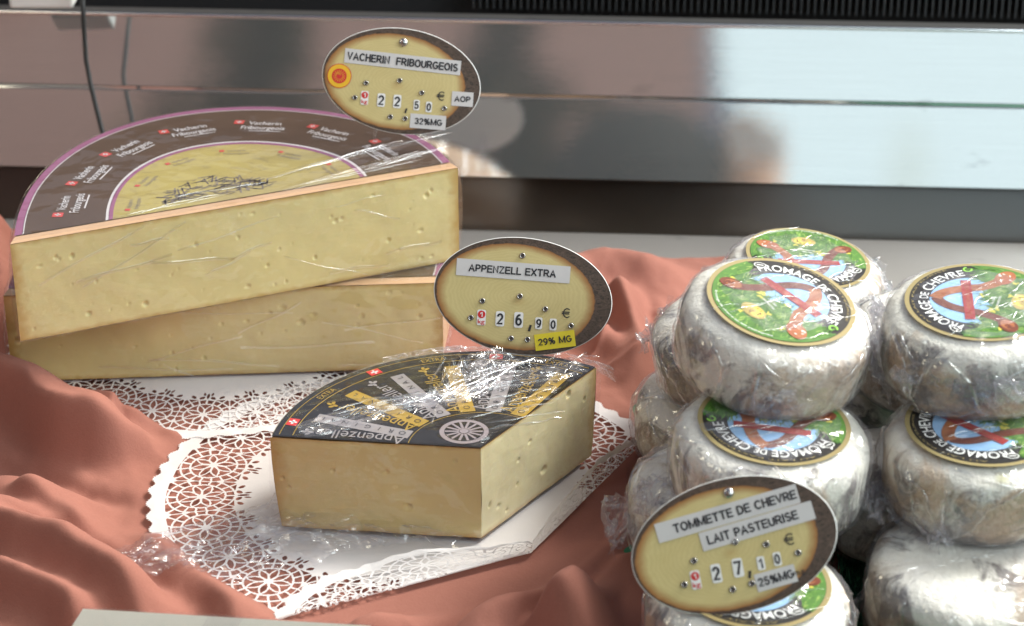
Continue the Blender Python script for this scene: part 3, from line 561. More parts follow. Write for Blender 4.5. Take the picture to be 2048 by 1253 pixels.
def vacherin_label(root, arc, z, texts=7, seed=0):
    """arc: outline from right end round the back to the left end"""
    A = arc[-1]; B = arc[0]; ch = (B-A)/np.hypot(*(B-A)); pn = np.array([-ch[1], ch[0]]); Mid = (A+B)/2+pn*.0085
    # keep only the part of the outline further than 8 mm behind the cut
    n = 160; Q = arc_pts(arc, n); mb = MB(); up = (Q-(A+B)/2)@pn
    def at(s, t):
        i = np.clip(t*(n-1), 0, n-1.001); k = i.astype(int) if hasattr(i, 'astype') else int(i); f = (i-k); q = Q[k]*(1-f)[..., None]+Q[np.minimum(k+1, n-1)]*f[..., None] if hasattr(i, 'astype') else Q[k]*(1-f)+Q[k+1]*f
        c = Mid+0*q; p = c+(q-c)*(s if np.isscalar(s) else np.asarray(s)[..., None]); h = (p-Mid)@pn; return p+np.maximum(-h, 0)[..., None]*pn if hasattr(h, 'shape') and h.ndim else p+max(-h, 0)*pn
    def band(s0, s1, m, dz, k=2):
        t = np.linspace(0, 1, 140); mb.grid([[(*p, z+dz) for p in at(s, t)] for s in np.linspace(s1, s0, k)], m)
    band(.002, .575, 3, .0000, 14); band(.56, .580, 0, .0001); band(.578, .592, 2, .0001); band(.592, .945, 1, .0000); band(.945, .952, 2, .0001); band(.950, .985, 0, .0001)
    for i in range(texts):
        t = .07+(i+.35)/texts*.90
        p = at(.76, np.array([t]))[0]; p2 = at(.76, np.array([max(t-.004, 0)]))[0]; dx = p2-p; rot = math.atan2(dx[1], dx[0]); c, s = math.cos(rot), math.sin(rot)
        def loc(x, y): return p[0]+x*c-y*s, p[1]+x*s+y*c
        for st, (x, y), w, h in (('Vacherin', (.001, .0045), .020, .0052), ('Fribourgeois', (.001, -.0030), .0265, .0052)): put_text(mb, st, *loc(x, y), w, h, z+.00025, 2, rot, .012)
        mb.rect(*loc(.003, -.0082), .019, .0009, z+.00025, 2, rot); mb.rect(*loc(-.0150, .0052), .0058, .0058, z+.0002, 4, rot); mb.rect(*loc(-.0150, .0052), .0034, .0010, z+.0003, 2, rot); mb.rect(*loc(-.0150, .0052), .0010, .0034, z+.0003, 2, rot)
    for i in range(6):
        t = .10+i/5*.80; p = at(.47, np.array([t]))[0]; p2 = at(.47, np.array([t-.004]))[0]; dx = p2-p; rot = math.atan2(dx[1], dx[0]); c, s = math.cos(rot), math.sin(rot)
        for st, y, w in (('Vacherin', .0026, .011), ('Fribourgeois', -.0016, .0150)): put_text(mb, st, p[0]-y*s, p[1]+y*c, w, .0026, z+.00025, 5, rot, .0)
        mb.rect(p[0]-.0085*c-.003*s, p[1]-.0085*s+.003*c, .0028, .0028, z+.0002, 4, rot)
    # engraving of a mountain hut in the middle: hatched strokes
    rs = np.random.RandomState(4+seed)
    for i in range(150):
        a = rs.rand(2); x = (a[0]-.5)*.062; y = .008+a[1]*.030*(1-abs(a[0]-.5)*1.1); p = Mid+ch*(x-.008)+pn*y; mb.rect(p[0], p[1], .003+.007*rs.rand(), .0005+.0005*rs.rand(), z+.0002, 6 if rs.rand() < .6 else 5, math.atan2(ch[1], ch[0])+rs.choice([.5, -.5, .1, 1.3])+rs.randn()*.15)
    mb.build('top_label', M_VL, root)
def wrap_prism(root, Q, A, B, z0, z1, creases, seed, m):
    """cling film over top and cut face: fine grids with raised creases"""
    ch = (B-A)/np.hypot(*(B-A)); pn = np.array([-ch[1], ch[0]]); Mid = (A+B)/2; n = 200; Qs = arc_pts(Q, n); S = np.linspace(0, 1.006, 110); P = Mid+(Qs[None]-Mid)*S[:, None, None]
    X, Y = P[..., 0], P[..., 1]; Z = z1+.0014+.0004*fbm(X*60, Y*60, seed, 2)
    for (a, b, h, w) in creases:
        a = np.array(a); b = np.array(b); d = b-a; l2 = d@d; t = np.clip(((X-a[0])*d[0]+(Y-a[1])*d[1])/l2, 0, 1); q = np.hypot(X-a[0]-t*d[0], Y-a[1]-t*d[1]); Z = Z+h*np.clip(1-q/w, 0, 1)*np.clip(np.minimum(t, 1-t)*6, 0, 1)
    Z[-3:] -= np.array([.0002, .0008, .0025])[:, None]
    mb = MB(); mb.grid(np.stack([X, Y, Z], 2))
    L = np.hypot(*(B-A)); U, V = np.meshgrid(np.linspace(-.002, L+.002, 260), np.linspace(0, z1-z0+.0012, 70)); off = .0018+.0007*ridged(U*45, V*60+U*20, seed+3.)+.0003*fbm(U*150, V*150, seed, 2)
    nrm = -pn; mb.grid(np.stack([A[0]+ch[0]*U+nrm[0]*off, A[1]+ch[1]*U+nrm[1]*off, z0+V], 2))
    rows = []
    for t in np.linspace(0, 1, 24):
        pr = .0022-.003*abs(2*t-1)**3; dv = Qs-Mid; rows.append(np.c_[Qs+dv/np.linalg.norm(dv, axis=1, keepdims=True)*(pr+.0006*ridged(Qs[:, 0]*90, Qs[:, 1]*90, t*3.+seed)[:, None]), np.full(n, z0+(z1-z0)*t)])
    mb.grid(rows); rs = np.random.RandomState(int(seed*10)); hz_ = z1-z0
    for i in range(13):  # long faint tension folds across the cut face
        u0 = rs.uniform(.0, .85)*L; v0 = rs.uniform(.05, .95)*hz_; l_ = rs.uniform(.02, .09); a_ = rs.choice([.35, .2, -.25])+rs.randn()*.15; k = 24; wv = .0004+.0006*rs.rand(); q_ = []
        for t in np.linspace(0, 1, k):
            u_, v_ = u0+l_*t*math.cos(a_), v0+l_*t*math.sin(a_)+.0006*math.sin(t*7+i); tp = min(1, 4*t, 4*(1-t))+.02
            if not (0 < u_ < L and .001 < v_ < hz_-.0005): break
            q_.append([(A[0]+ch[0]*u_+nrm[0]*(.0030+.00025*tp*c_), A[1]+ch[1]*u_+nrm[1]*(.0030+.00025*tp*c_), z0+v_+wv*b_) for b_, c_ in ((-1, 0), (-.6, .8), (0, 1), (.6, .8), (1, 0))])
        if len(q_) > 5: mb.grid(q_, 1)
    for (a, b, h, w) in creases:
        for j in range(2): o_ = rs.randn(2)*.0022; strip(mb, a+o_, b+o_*rs.rand()*2+rs.randn(2)*.002, z1+.0013, .0005+.0006*rs.rand(), .0005+.0005*rs.rand(), 1, rs)
    return mb.build('cling_film', [m, M_CREASE], root, True)
def W2(x, y, z): return onz(x, y, z)[:2]
def vacherin(name, zb, h, outl, npits, seed, texts, label, creases):
    root = empty(name, (*np.mean(outl, 0), zb), label=label, cat='cheese half', group='stacked yellow half wheels')
    off = np.mean(outl, 0); arc = arc_pts(np.array(outl)-off, 90); B = arc[0]; A = arc[-1]
    mb, rows = wedge_body(root, arc, A, B, 0, h, .004, None, 0, seed)
    Mid = (A+B)/2
    top = [Mid+(np.array(rows[-1])[:, :2]-Mid)*s for s in np.linspace(.001, 1, 8)]; mb.grid([[(x, y, h+.0) for x, y in q] for q in top[::-1]], 0)
    bot = [Mid+(np.array(rows[0])[:, :2]-Mid)*s for s in (.001, 1)]; mb.grid([[(x, y, 0) for x, y in q] for q in bot], 0)
    mb.build('rind_body', M_RIND, root, True)
    fb = MB(); cut_face(fb, A, B, 0.0003, h-.0003, 0, npits, seed); fo = fb.build('cut_face', M_CUT, root, True)
    L = np.hypot(*(B-A)); d = (B-A)/L
    rim_attr(fo, lambda c: np.clip(np.maximum.reduce([1-c[:, 2]/.0030, 1-(h-c[:, 2])/.0030, 1-((c[:, :2]-A)@d)/.007, 1-(L-(c[:, :2]-A)@d)/.007])+.25*noise3(c[:, 0]*300, c[:, 1]*300, c[:, 2]*300), 0, 1))
    fo.location = (0, 0, 0)
    vacherin_label(root, arc, h+.0006, texts, seed)
    wrap_prism(root, arc, A, B, 0, h, [(np.array(a)-off, np.array(b)-off, hh, w) for a, b, hh, w in creases], seed*1.7, M_WRAP_FINE); return root
ZL = .0575; ZU = .1165
low = [(-.040, -.0165), (-.036, .012), (-.045, .045), (-.075, .080), (-.115, .098), (-.165, .102), (-.215, .092), (-.255, .070), (-.283, .035), (-.291, -.005), (-.2885, -.034)]
vacherin('cheese_half_wheel', .0025, ZL-.0025, low, 52, 5, 7, 'lower yellow half wheel of cheese, mostly covered by the one stacked on it', [(W2(700, 540, ZL), W2(560, 575, ZL), .0012, .0016), (W2(740, 525, ZL), W2(600, 555, ZL), .0014, .0015), (W2(640, 545, ZL), W2(700, 575, ZL), .0010, .0014)])
upx = [(916, 336), (884, 301), (848, 275), (790, 252), (715, 232), (620, 218), (520, 212), (410, 217), (310, 232), (215, 260), (140, 297), (88, 337), (50, 383), (27, 437), (20, 489)]
up = [tuple(onz(x, y, ZU)[:2]) for x, y in upx]
CR = [(W2(600, 345, ZU), W2(905, 270, ZU), .0020, .0016), (W2(540, 360, ZU), W2(800, 285, ZU), .0014, .0012), (W2(610, 372, ZU), W2(850, 305, ZU), .0022, .0016), (W2(560, 385, ZU), W2(850, 320, ZU), .0012, .0012), (W2(720, 345, ZU), W2(880, 300, ZU), .0016, .0012), (W2(350, 400, ZU), W2(520, 372, ZU), .0008, .0012), (W2(250, 440, ZU), W2(460, 395, ZU), .0006, .0012)]
vacherin('cheese_half_wheel', ZL+.001, ZU-ZL-.001, up, 66, 9, 7, 'upper yellow half wheel of cheese with dark ring label, on top of the stack', CR)
# ---- black labelled quarter
def appenzell():
    C0 = np.array([-.0155, -.2045]); h = .0525; Ra = .107; a0, a1 = R(55.5), R(173.5); z0 = .002
    root = empty('cheese_wedge', (*C0, z0), label='hard cheese wedge with black and gold label, on the white lace doily', cat='cheese wedge')
    arc = np.array([(Ra*math.cos(t), Ra*math.sin(t)) for t in np.linspace(a0, a1, 70)]); Bp, Ap = arc[0], arc[-1]
    mb = MB(); rows = []
    for t in np.linspace(0, 1, 13): k = 1-.016*(abs(2*t-1))**3*.6-.035*(1-t)**2; rows.append([(x*k, y*k, h*t) for x, y in arc])
    mb.grid(rows, 0); mb.grid([[(x*s, y*s, h) for x, y, _ in rows[-1]] for s in (1, .001)], 0); mb.grid([[(x*s, y*s, 0) for x, y, _ in rows[0]] for s in (.001, 1)], 0)
    mb.build('rind', M_RIND_DK, root, True)
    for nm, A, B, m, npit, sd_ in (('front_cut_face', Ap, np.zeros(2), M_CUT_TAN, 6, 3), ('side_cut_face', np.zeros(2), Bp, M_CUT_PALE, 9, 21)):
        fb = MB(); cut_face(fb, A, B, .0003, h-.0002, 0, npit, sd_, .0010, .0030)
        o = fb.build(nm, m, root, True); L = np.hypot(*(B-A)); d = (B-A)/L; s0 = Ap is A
        # the back rind leans in towards the foot
        me = o.data; co = np.empty(len(me.vertices)*3); me.vertices.foreach_get('co', co); co = co.reshape(-1, 3); kk = 1-.035*(1-co[:, 2]/h)**2; co[:, :2] *= kk[:, None]; me.vertices.foreach_set('co', co.ravel())
        rim_attr(o, lambda c: np.clip(np.maximum.reduce([1-c[:, 2]/.003, 1-(h-c[:, 2])/.002, 1-(Ra-np.hypot(c[:, 0], c[:, 1]))/.010])+.2*noise3(c[:, 0]*300, c[:, 1]*300, c[:, 2]*300), 0, 1))
    # label
    z = h+.0005; mats = [plain('foil_black', (.018, .015, .015), .22, var=.3, scale=30), plain('foil_gold', (.62, .40, .07), .32, .55, var=.2), plain('foil_silver', (.42, .38, .38), .36, .4, var=.1), M_RED, M_L_WHITE, plain('foil_grey_emblem', (.30, .25, .26), .4), M_INK]
    mb = MB(); q = [(0, 0)]+[tuple(p*.992) for p in arc]; mb.poly(q, z, 0)
    for r_, w, m in ((.1025, .0004, 1), (.0955, .0005, 1), (.0365, .0004, 1)): mb.ring(0, 0, r_, r_+w, a0+.02, a1-.02, z+.0001, m)
    # radial names and strips, alternating gold and silver
    k = 6; st = (a1-a0)/k
    for i in range(k):
        a = a0+st*(i+.30); dx = (math.cos(a), math.sin(a)); m = 1 if i % 2 == 0 else 2
        rm = .064; mb.rect(dx[0]*rm, dx[1]*rm, .052, .0080, z+.00015, m, a)
        for j, ch_ in enumerate('ORIGINAL'): r2 = .0425+j*.0063; put_text(mb, ch_, dx[0]*r2, dx[1]*r2, None, .0034, z+.0003, 6, a, .0)
        a = a0+st*(i+.80); m = 1 if i % 2 == 0 else 2; put_text(mb, 'Appenzeller', math.cos(a)*.062, math.sin(a)*.0625, .046, .0085, z+.0002, m, a, .0)
        # small bear-like ornament at the end of each name, as a plain scroll
        for e in range(4): mb.ell(math.cos(a)*(.0875+.0012*e)-math.sin(a)*(.0022*math.sin(e*2.1)), math.sin(a)*(.0875+.0012*e)+math.cos(a)*(.0022*math.sin(e*2.1)), .0016, .0010, z+.0002, m, a+e, 10)
        ar = a0+st*(i+.55)
        if i % 2 == 1:
            c2 = (math.cos(ar)*.0995, math.sin(ar)*.0995); mb.rect(*c2, .0056, .0072, z+.0002, 3, ar); mb.rect(*c2, .0012, .0042, z+.0003, 4, ar); mb.rect(*c2, .0042, .0012, z+.0003, 4, ar)
        else: arc_text(mb, 'EXTRA', 0, 0, .0975, ar, .13, .0036, z+.0002, 1, .0)
    # wheel emblem close to the tip
    ec = np.array([math.cos(R(118)), math.sin(R(118))])*.0185; mb.ell(*ec, .0125, .0125, z+.0002, 5); mb.ell(*ec, .0100, .0100, z+.0003, 0); 
    for i in range(14): a = i*math.pi/7; mb.rect(ec[0]+math.cos(a)*.0062, ec[1]+math.sin(a)*.0062, .0070, .0013, z+.0004, 5, a)
    mb.ell(*ec, .0024, .0024, z+.0005, 5); mb.build('top_label', mats, root)
    # film: tight over the faces, gathered across the label, loose at the foot
    mb = MB(); T = np.linspace(a0, a1, 170); S = np.linspace(.0, 1.004, 150); X = Ra*S[:, None]*np.cos(T)[None]; Y = Ra*S[:, None]*np.sin(T)[None]
    def loc(px, py): return W2(px, py, h+z0)-C0
    g0, g1 = loc(700, 830), loc(1010, 715); Z = np.full_like(X, h+.0016)+.0004*fbm(X*70, Y*70, 2.2, 3)
    def crease(a, b, hh, w):
        d = b-a; l2 = d@d; t = np.clip(((X-a[0])*d[0]+(Y-a[1])*d[1])/l2, 0, 1); q = np.hypot(X-a[0]-t*d[0], Y-a[1]-t*d[1]); return hh*np.clip(1-q/w, 0, 1)*np.clip(np.minimum(t, 1-t)*5, 0, 1)
    rs = np.random.RandomState(6)
    for i in range(26):
        p = loc(880+rs.randn()*14, 800+rs.randn()*8); Z = Z+crease(p, loc(1005+rs.randn()*45, 716+abs(rs.randn())*8), .0012+.0022*rs.rand(), .0010+.0012*rs.rand())
        Z = Z+crease(loc(900+rs.randn()*25, 800+rs.randn()*14), loc(690+rs.randn()*60, 835+rs.randn()*14), .0006+.0012*rs.rand(), .0009+.0010*rs.rand())
    for i in range(16):
        yy = 755+i*8; Z = Z+crease(loc(930+rs.randn()*20, yy+22+rs.randn()*6), loc(1165+rs.randn()*20-i*6, yy-14+rs.randn()*6), .0008+.0014*rs.rand(), .0010+.0010*rs.rand())
    Z += .0006*ridged(X*90+Y*40, Y*160, 3.)*np.exp(-((X-.01)**2+(Y-.06)**2)/.002); Z[-3:] -= np.array([.0004, .0012, .003])[:, None]
    mb.grid(np.stack([X, Y, Z], 2))
    for A, B, sgn in ((Ap, np.zeros(2), 1), (np.zeros(2), Bp, 2)):
        L = np.hypot(*(B-A)); d = (B-A)/L; n_ = np.array([d[1], -d[0]]); U, V = np.meshgrid(np.linspace(-.001, L+.001, 160), np.linspace(0, h+.001, 80)); off = .0018+.0009*ridged(U*50+V*30, V*40, sgn*3.1)+.0003*fbm(U*160, V*160, sgn, 2)
        if sgn == 1: off = off+.010*np.clip(1-V/.014, 0, 1)**2*(.6+.4*np.sin(U*140))
        mb.grid(np.stack([A[0]+d[0]*U+n_[0]*off, A[1]+d[1]*U+n_[1]*off, V], 2))
    for i in range(9):
        p = loc(890+rs.randn()*16, 805+rs.randn()*8); strip(mb, p, loc(1005+rs.randn()*40, 718+abs(rs.randn())*8), h+.0024, .0008+.0014*rs.rand(), .0010+.0014*rs.rand(), 1, rs, rs.randn()*.04)
        strip(mb, loc(905+rs.randn()*25, 800+rs.randn()*12), loc(730+rs.randn()*60, 838+rs.randn()*12), h+.0018, .0007+.0012*rs.rand(), .0008+.001*rs.rand(), 1, rs, rs.randn()*.05)
        yy = 752+i*12; strip(mb, loc(950+rs.randn()*25, yy+20+rs.randn()*5), loc(1150+rs.randn()*20-i*7, yy-12+rs.randn()*5), h+.0020, .0007+.0012*rs.rand(), .0008+.001*rs.rand(), 1, rs, rs.randn()*.04)
    for path, w0, w1 in ((((600, 872), (760, 830), (890, 803), (960, 760), (1005, 712)), .007, .011), (((880, 812), (950, 790), (1060, 765), (1165, 742)), .006, .009)):
        Pq = arc_pts([loc(*p_) for p_ in path], 90); tq = np.gradient(Pq, axis=0); tq /= np.linalg.norm(tq, axis=1, keepdims=True); nq = np.stack([-tq[:, 1], tq[:, 0]], 1); vv = np.linspace(-1, 1, 40); uu = np.linspace(0, 1, 90); U2, V2 = np.meshgrid(uu, vv, indexing='ij'); ww = w0+(w1-w0)*U2
        zz = h+.0024+.0019*ridged(U2*3+V2*1.5, V2*4.5, w0*900)*(1-V2**4)+.0007*ridged(U2*12, V2*9, 5.); XY = Pq[:, None]+nq[:, None]*(ww*V2*(1+.25*np.sin(U2*11)))[..., None]; mb.grid(np.dstack([XY, np.maximum(zz, h+.0012)]), 2)
    for i in range(14): p = loc(rs.uniform(930, 1150), rs.uniform(725, 760)); strip(mb, p, p+rs.randn(2)*.010, h+.0024, .0016, .0014, 1, rs)
    mb.build('cling_film', [M_WRAP_FINE, M_CREASE, M_WRAP_LOOSE], root, True)
    # loose gathered film lying on the doily in front
    mb = MB()
    def loose(c00, c10, c11, c01, nu, nv, amp, seed, z_=.006):
        q = [W2(*p, .004)-C0 for p in (c00, c10, c11, c01)]; u, v = np.meshgrid(np.linspace(0, 1, nu), np.linspace(0, 1, nv)); P = sum(w[..., None]*k for w, k in (((1-u)*(1-v), q[0]), (u*(1-v), q[1]), (u*v, q[2]), ((1-u)*v, q[3])))
        P = P+.004*np.stack([fbm(u*7, v*7, seed, 3), fbm(u*7, v*7, seed+9, 3)], 2); zz = z_*np.sin(v*math.pi)**.6*(.4+.9*u)+amp*ridged(u*nu/26., v*nv/12., seed*2.3)+amp*.35*ridged(u*nu/9.+v*3, v*nv/8., seed)+.001; mb.grid(np.dstack([P, np.maximum(zz, .0004)]))
    loose((185, 1112), (560, 1000), (650, 1085), (250, 1150), 150, 60, .0024, 3.); loose((330, 1120), (600, 1010), (760, 1090), (420, 1165), 120, 60, .0022, 7.); loose((560, 985), (700, 1030), (930, 1085), (640, 1085), 120, 50, .0016, 5., .003)
    mb.build('loose_film', M_WRAP_LOOSE, root, True)
    # film gathered at the back below the sign
    mb = MB(); u, v = np.meshgrid(np.linspace(0, 1, 140), np.linspace(0, 1, 40)); t = R(120)-u*R(70); rr = Ra*(1.00+.10*v*(.4+.6*np.sin(u*math.pi))); zz = h+.002-.010*v**1.5+.004*ridged(u*16, v*4, 2.)*(.3+v)
    mb.grid(np.stack([rr*np.cos(t), rr*np.sin(t), zz], 2)); mb.build('back_film', M_WRAP_LOOSE, root, True)
    return root
appenzell()
# ------------------------------------------------------------------ round goat cheeses
GR, GH = .0462, .0450
def goat_mesh(seed, k=0):
    n, rows = 150, []; rs = np.random.RandomState(seed); T = np.linspace(0, 2*math.pi, n, endpoint=False); prof = []
    e = 4.0+1.2*rs.rand()
    for q in np.linspace(-math.pi/2, math.pi/2, 34): c, s = math.cos(q), math.sin(q); prof.append((abs(c)**(2/e), math.copysign(abs(s)**(2/e), s)))
    prof = [(0.001, -1)]+[(x, -1) for x in (.3, .5)]+[p for p in prof if p[0] > .55]+[(x, 1) for x in (.5, .3)]+[(0.001, 1)]
    for r_, z in prof:
        lo = 1+.030*noise3(np.cos(T)*1.3+seed, np.sin(T)*1.3, z*.8); f = .014*fbm(np.cos(T)*6*r_+seed, np.sin(T)*6*r_, z*3, 3)*(1 if abs(z) < .97 else .25); side = 1+.015*(1-z*z)
        rows.append([(GR*r_*side*(l+ff)*math.cos(t), GR*r_*side*(l+ff)*math.sin(t), GH/2*z*(1+ .10*ff*(1 if abs(z) < .97 else .2))) for t, l, ff in zip(T, lo, f)])
    mb = MB(); mb.grid(rows, 0, True); return mb, rows
def goat_label():
    """printed round label, unit circle scaled to the cheese; text arc centred on +y"""
    mb = MB(); s = GR*.79; z = 0.; mats = [M_L_GOLD, M_L_BLACK, M_L_SKY, M_L_WHITE, M_L_STRAP, M_L_STRAPD, M_L_BAND, M_L_BELL, M_L_BRASS, M_L_LEAF, M_L_YEL]+M_GRASS; G = 11; rs = np.random.RandomState(12)
    mb.ell(0, 0, s, s, 0, 0, 0, 72); mb.ell(0, 0, s*.935, s*.935, .00010, 1, 0, 72); mb.ell(0, .05*s, s*.60, s*.62, .00020, 2, 0, 60)
    # meadow: lower part of the disc with a ragged top
    pts = []
    for t in np.linspace(R(172), R(368), 60): pts.append((.93*s*math.cos(t), .93*s*math.sin(t)))
    for x in np.linspace(.92, -.92, 90): pts.append((x*s, (-.10+.55*abs(x)**2.2*(.55)+.05*math.sin(x*13)+.07*rs.rand())*s))
    mb.poly(pts, .00028, G)
    for i in range(900):
        x, y = rs.uniform(-.92, .92), rs.uniform(-.92, .32)
        top = -.04+.30*abs(x)**2.2
        if x*x+y*y > .80 or y > top+.04: continue
        l = .06+.10*rs.rand(); a = math.pi/2+rs.randn()*.55; w = .010
        if (x+l*math.cos(a))**2+(y+l*math.sin(a))**2 > .86: continue
        mb.add([((x-w)*s, y*s, .00034), ((x+w)*s, y*s, .00034), ((x+l*math.cos(a))*s, (y+l*math.sin(a))*s, .00034)], [(0, 1, 2)], G+rs.randint(4))
    for i in range(15):
        x, y = rs.uniform(-.8, .8), rs.uniform(-.75, .1)
        if x*x+y*y < .62 and y < .30*abs(x)**2: 
            for k in range(7): mb.ell((x+rs.randn()*.02)*s, (y+rs.randn()*.02)*s, .020*s, .014*s, .00038+k*.000004, 10, rs.rand()*3, 8)
    # leather straps in the shape of an A, bells at their feet
    def band(path, w, m, zz): 
        P = np.array(path); rows = [[], []]
        for i in range(len(P)): t = P[min(i+1, len(P)-1)]-P[max(i-1, 0)]; n_ = np.array([-t[1], t[0]])/np.hypot(*t); ww = w if np.isscalar(w) else w[i]; rows[0].append((*((P[i]+n_*ww/2)*s), zz)); rows[1].append((*((P[i]-n_*ww/2)*s), zz))
        mb.grid(rows, m)
    bz = lambda a, b, c, n=14: [tuple((1-t)**2*np.array(a)+2*t*(1-t)*np.array(b)+t*t*np.array(c)) for t in np.linspace(0, 1, n)]
    band(bz((.02, .58), (-.22, .50), (-.30, .05))+bz((-.30, .05), (-.42, -.25), (-.52, -.34)), .15, 5, .00042); band(bz((.00, .60), (.24, .52), (.34, .02))+bz((.34, .02), (.44, -.18), (.58, -.26)), .17, 4, .00046)
    for t in np.linspace(.1, .9, 9): p = np.array((.10, .55))*(1-t)+np.array((.44, -.12))*t; mb.ell(p[0]*s, p[1]*s, .028*s, .045*s, .00050, 7, .4, 10)
    band([(-.50, .12), (.50, .22)], .135, 6, .00054); put_text(mb, 'SCHMIDHAUSER', 0, .17*s, .80*s, .055*s, .00060, 7, .1, .0)
    for (x, y, a, b, m, r_) in ((-.60, -.36, .17, .12, 5, .5), (.62, -.30, .19, .13, 7, -.4), (.02, -.52, .20, .13, 8, 0.)):
        mb.ell(x*s, y*s, a*s, b*s, .00058, m, r_, 30); mb.ell((x+.02)*s, (y+.01)*s, a*.72*s, b*.70*s, .00062, 4 if m != 8 else 10, r_, 24); mb.ell((x-.03)*s, (y-.02)*s, a*.42*s, b*.40*s, .00066, m, r_+.5, 18)
        for k in range(9): mb.ell((x+rs.uniform(-.6, .6)*a)*s, (y+rs.uniform(-.6, .6)*b)*s, .022*s, .009*s, .00070, 7 if m == 5 else (3 if m == 7 else 5), rs.rand()*3, 8)
    arc_text(mb, 'FROMAGE', 0, 0, .675*s, R(90+40), R(66), .148*s, .00040, 3, .008); arc_text(mb, 'DE', 0, 0, .69*s, R(90-4), R(12), .115*s, .00040, 3, .008); arc_text(mb, 'CHEVRE', 0, 0, .675*s, R(90-43), R(55), .148*s, .00040, 3, .008)
    arc_text(mb, 'AU LAIT PASTEURISE', 0, 0, .880*s, R(84), R(104), .030*s, .00040, 0, .0)
    for st, y in (('Au lait', -.15), ('pasteurise', -.22)): put_text(mb, st, .0, y*s, None, .045*s, .00060, 3, -.15, .0)
    arc_text(mb, 'fromage de chevre au lait pasteurise', 0, 0, .895*s, R(270), R(80), .035*s, .00060, 3, .0, True)
    mb.ring(.80*s, .20*s, .040*s, .066*s, .3, 5.2, .00050, 9, 20); mb.ell(-.76*s, .30*s, .085*s, .062*s, .00044, 3, .9, 24); mb.ell(-.76*s, .30*s, .072*s, .050*s, .00048, 1, .9, 24); mb.rect(-.76*s, .30*s, .09*s, .018*s, .00052, 3, .9)
    me = mb.build('label', mats); d = me.data; bpy.data.objects.remove(me); return d
LABEL = goat_label()
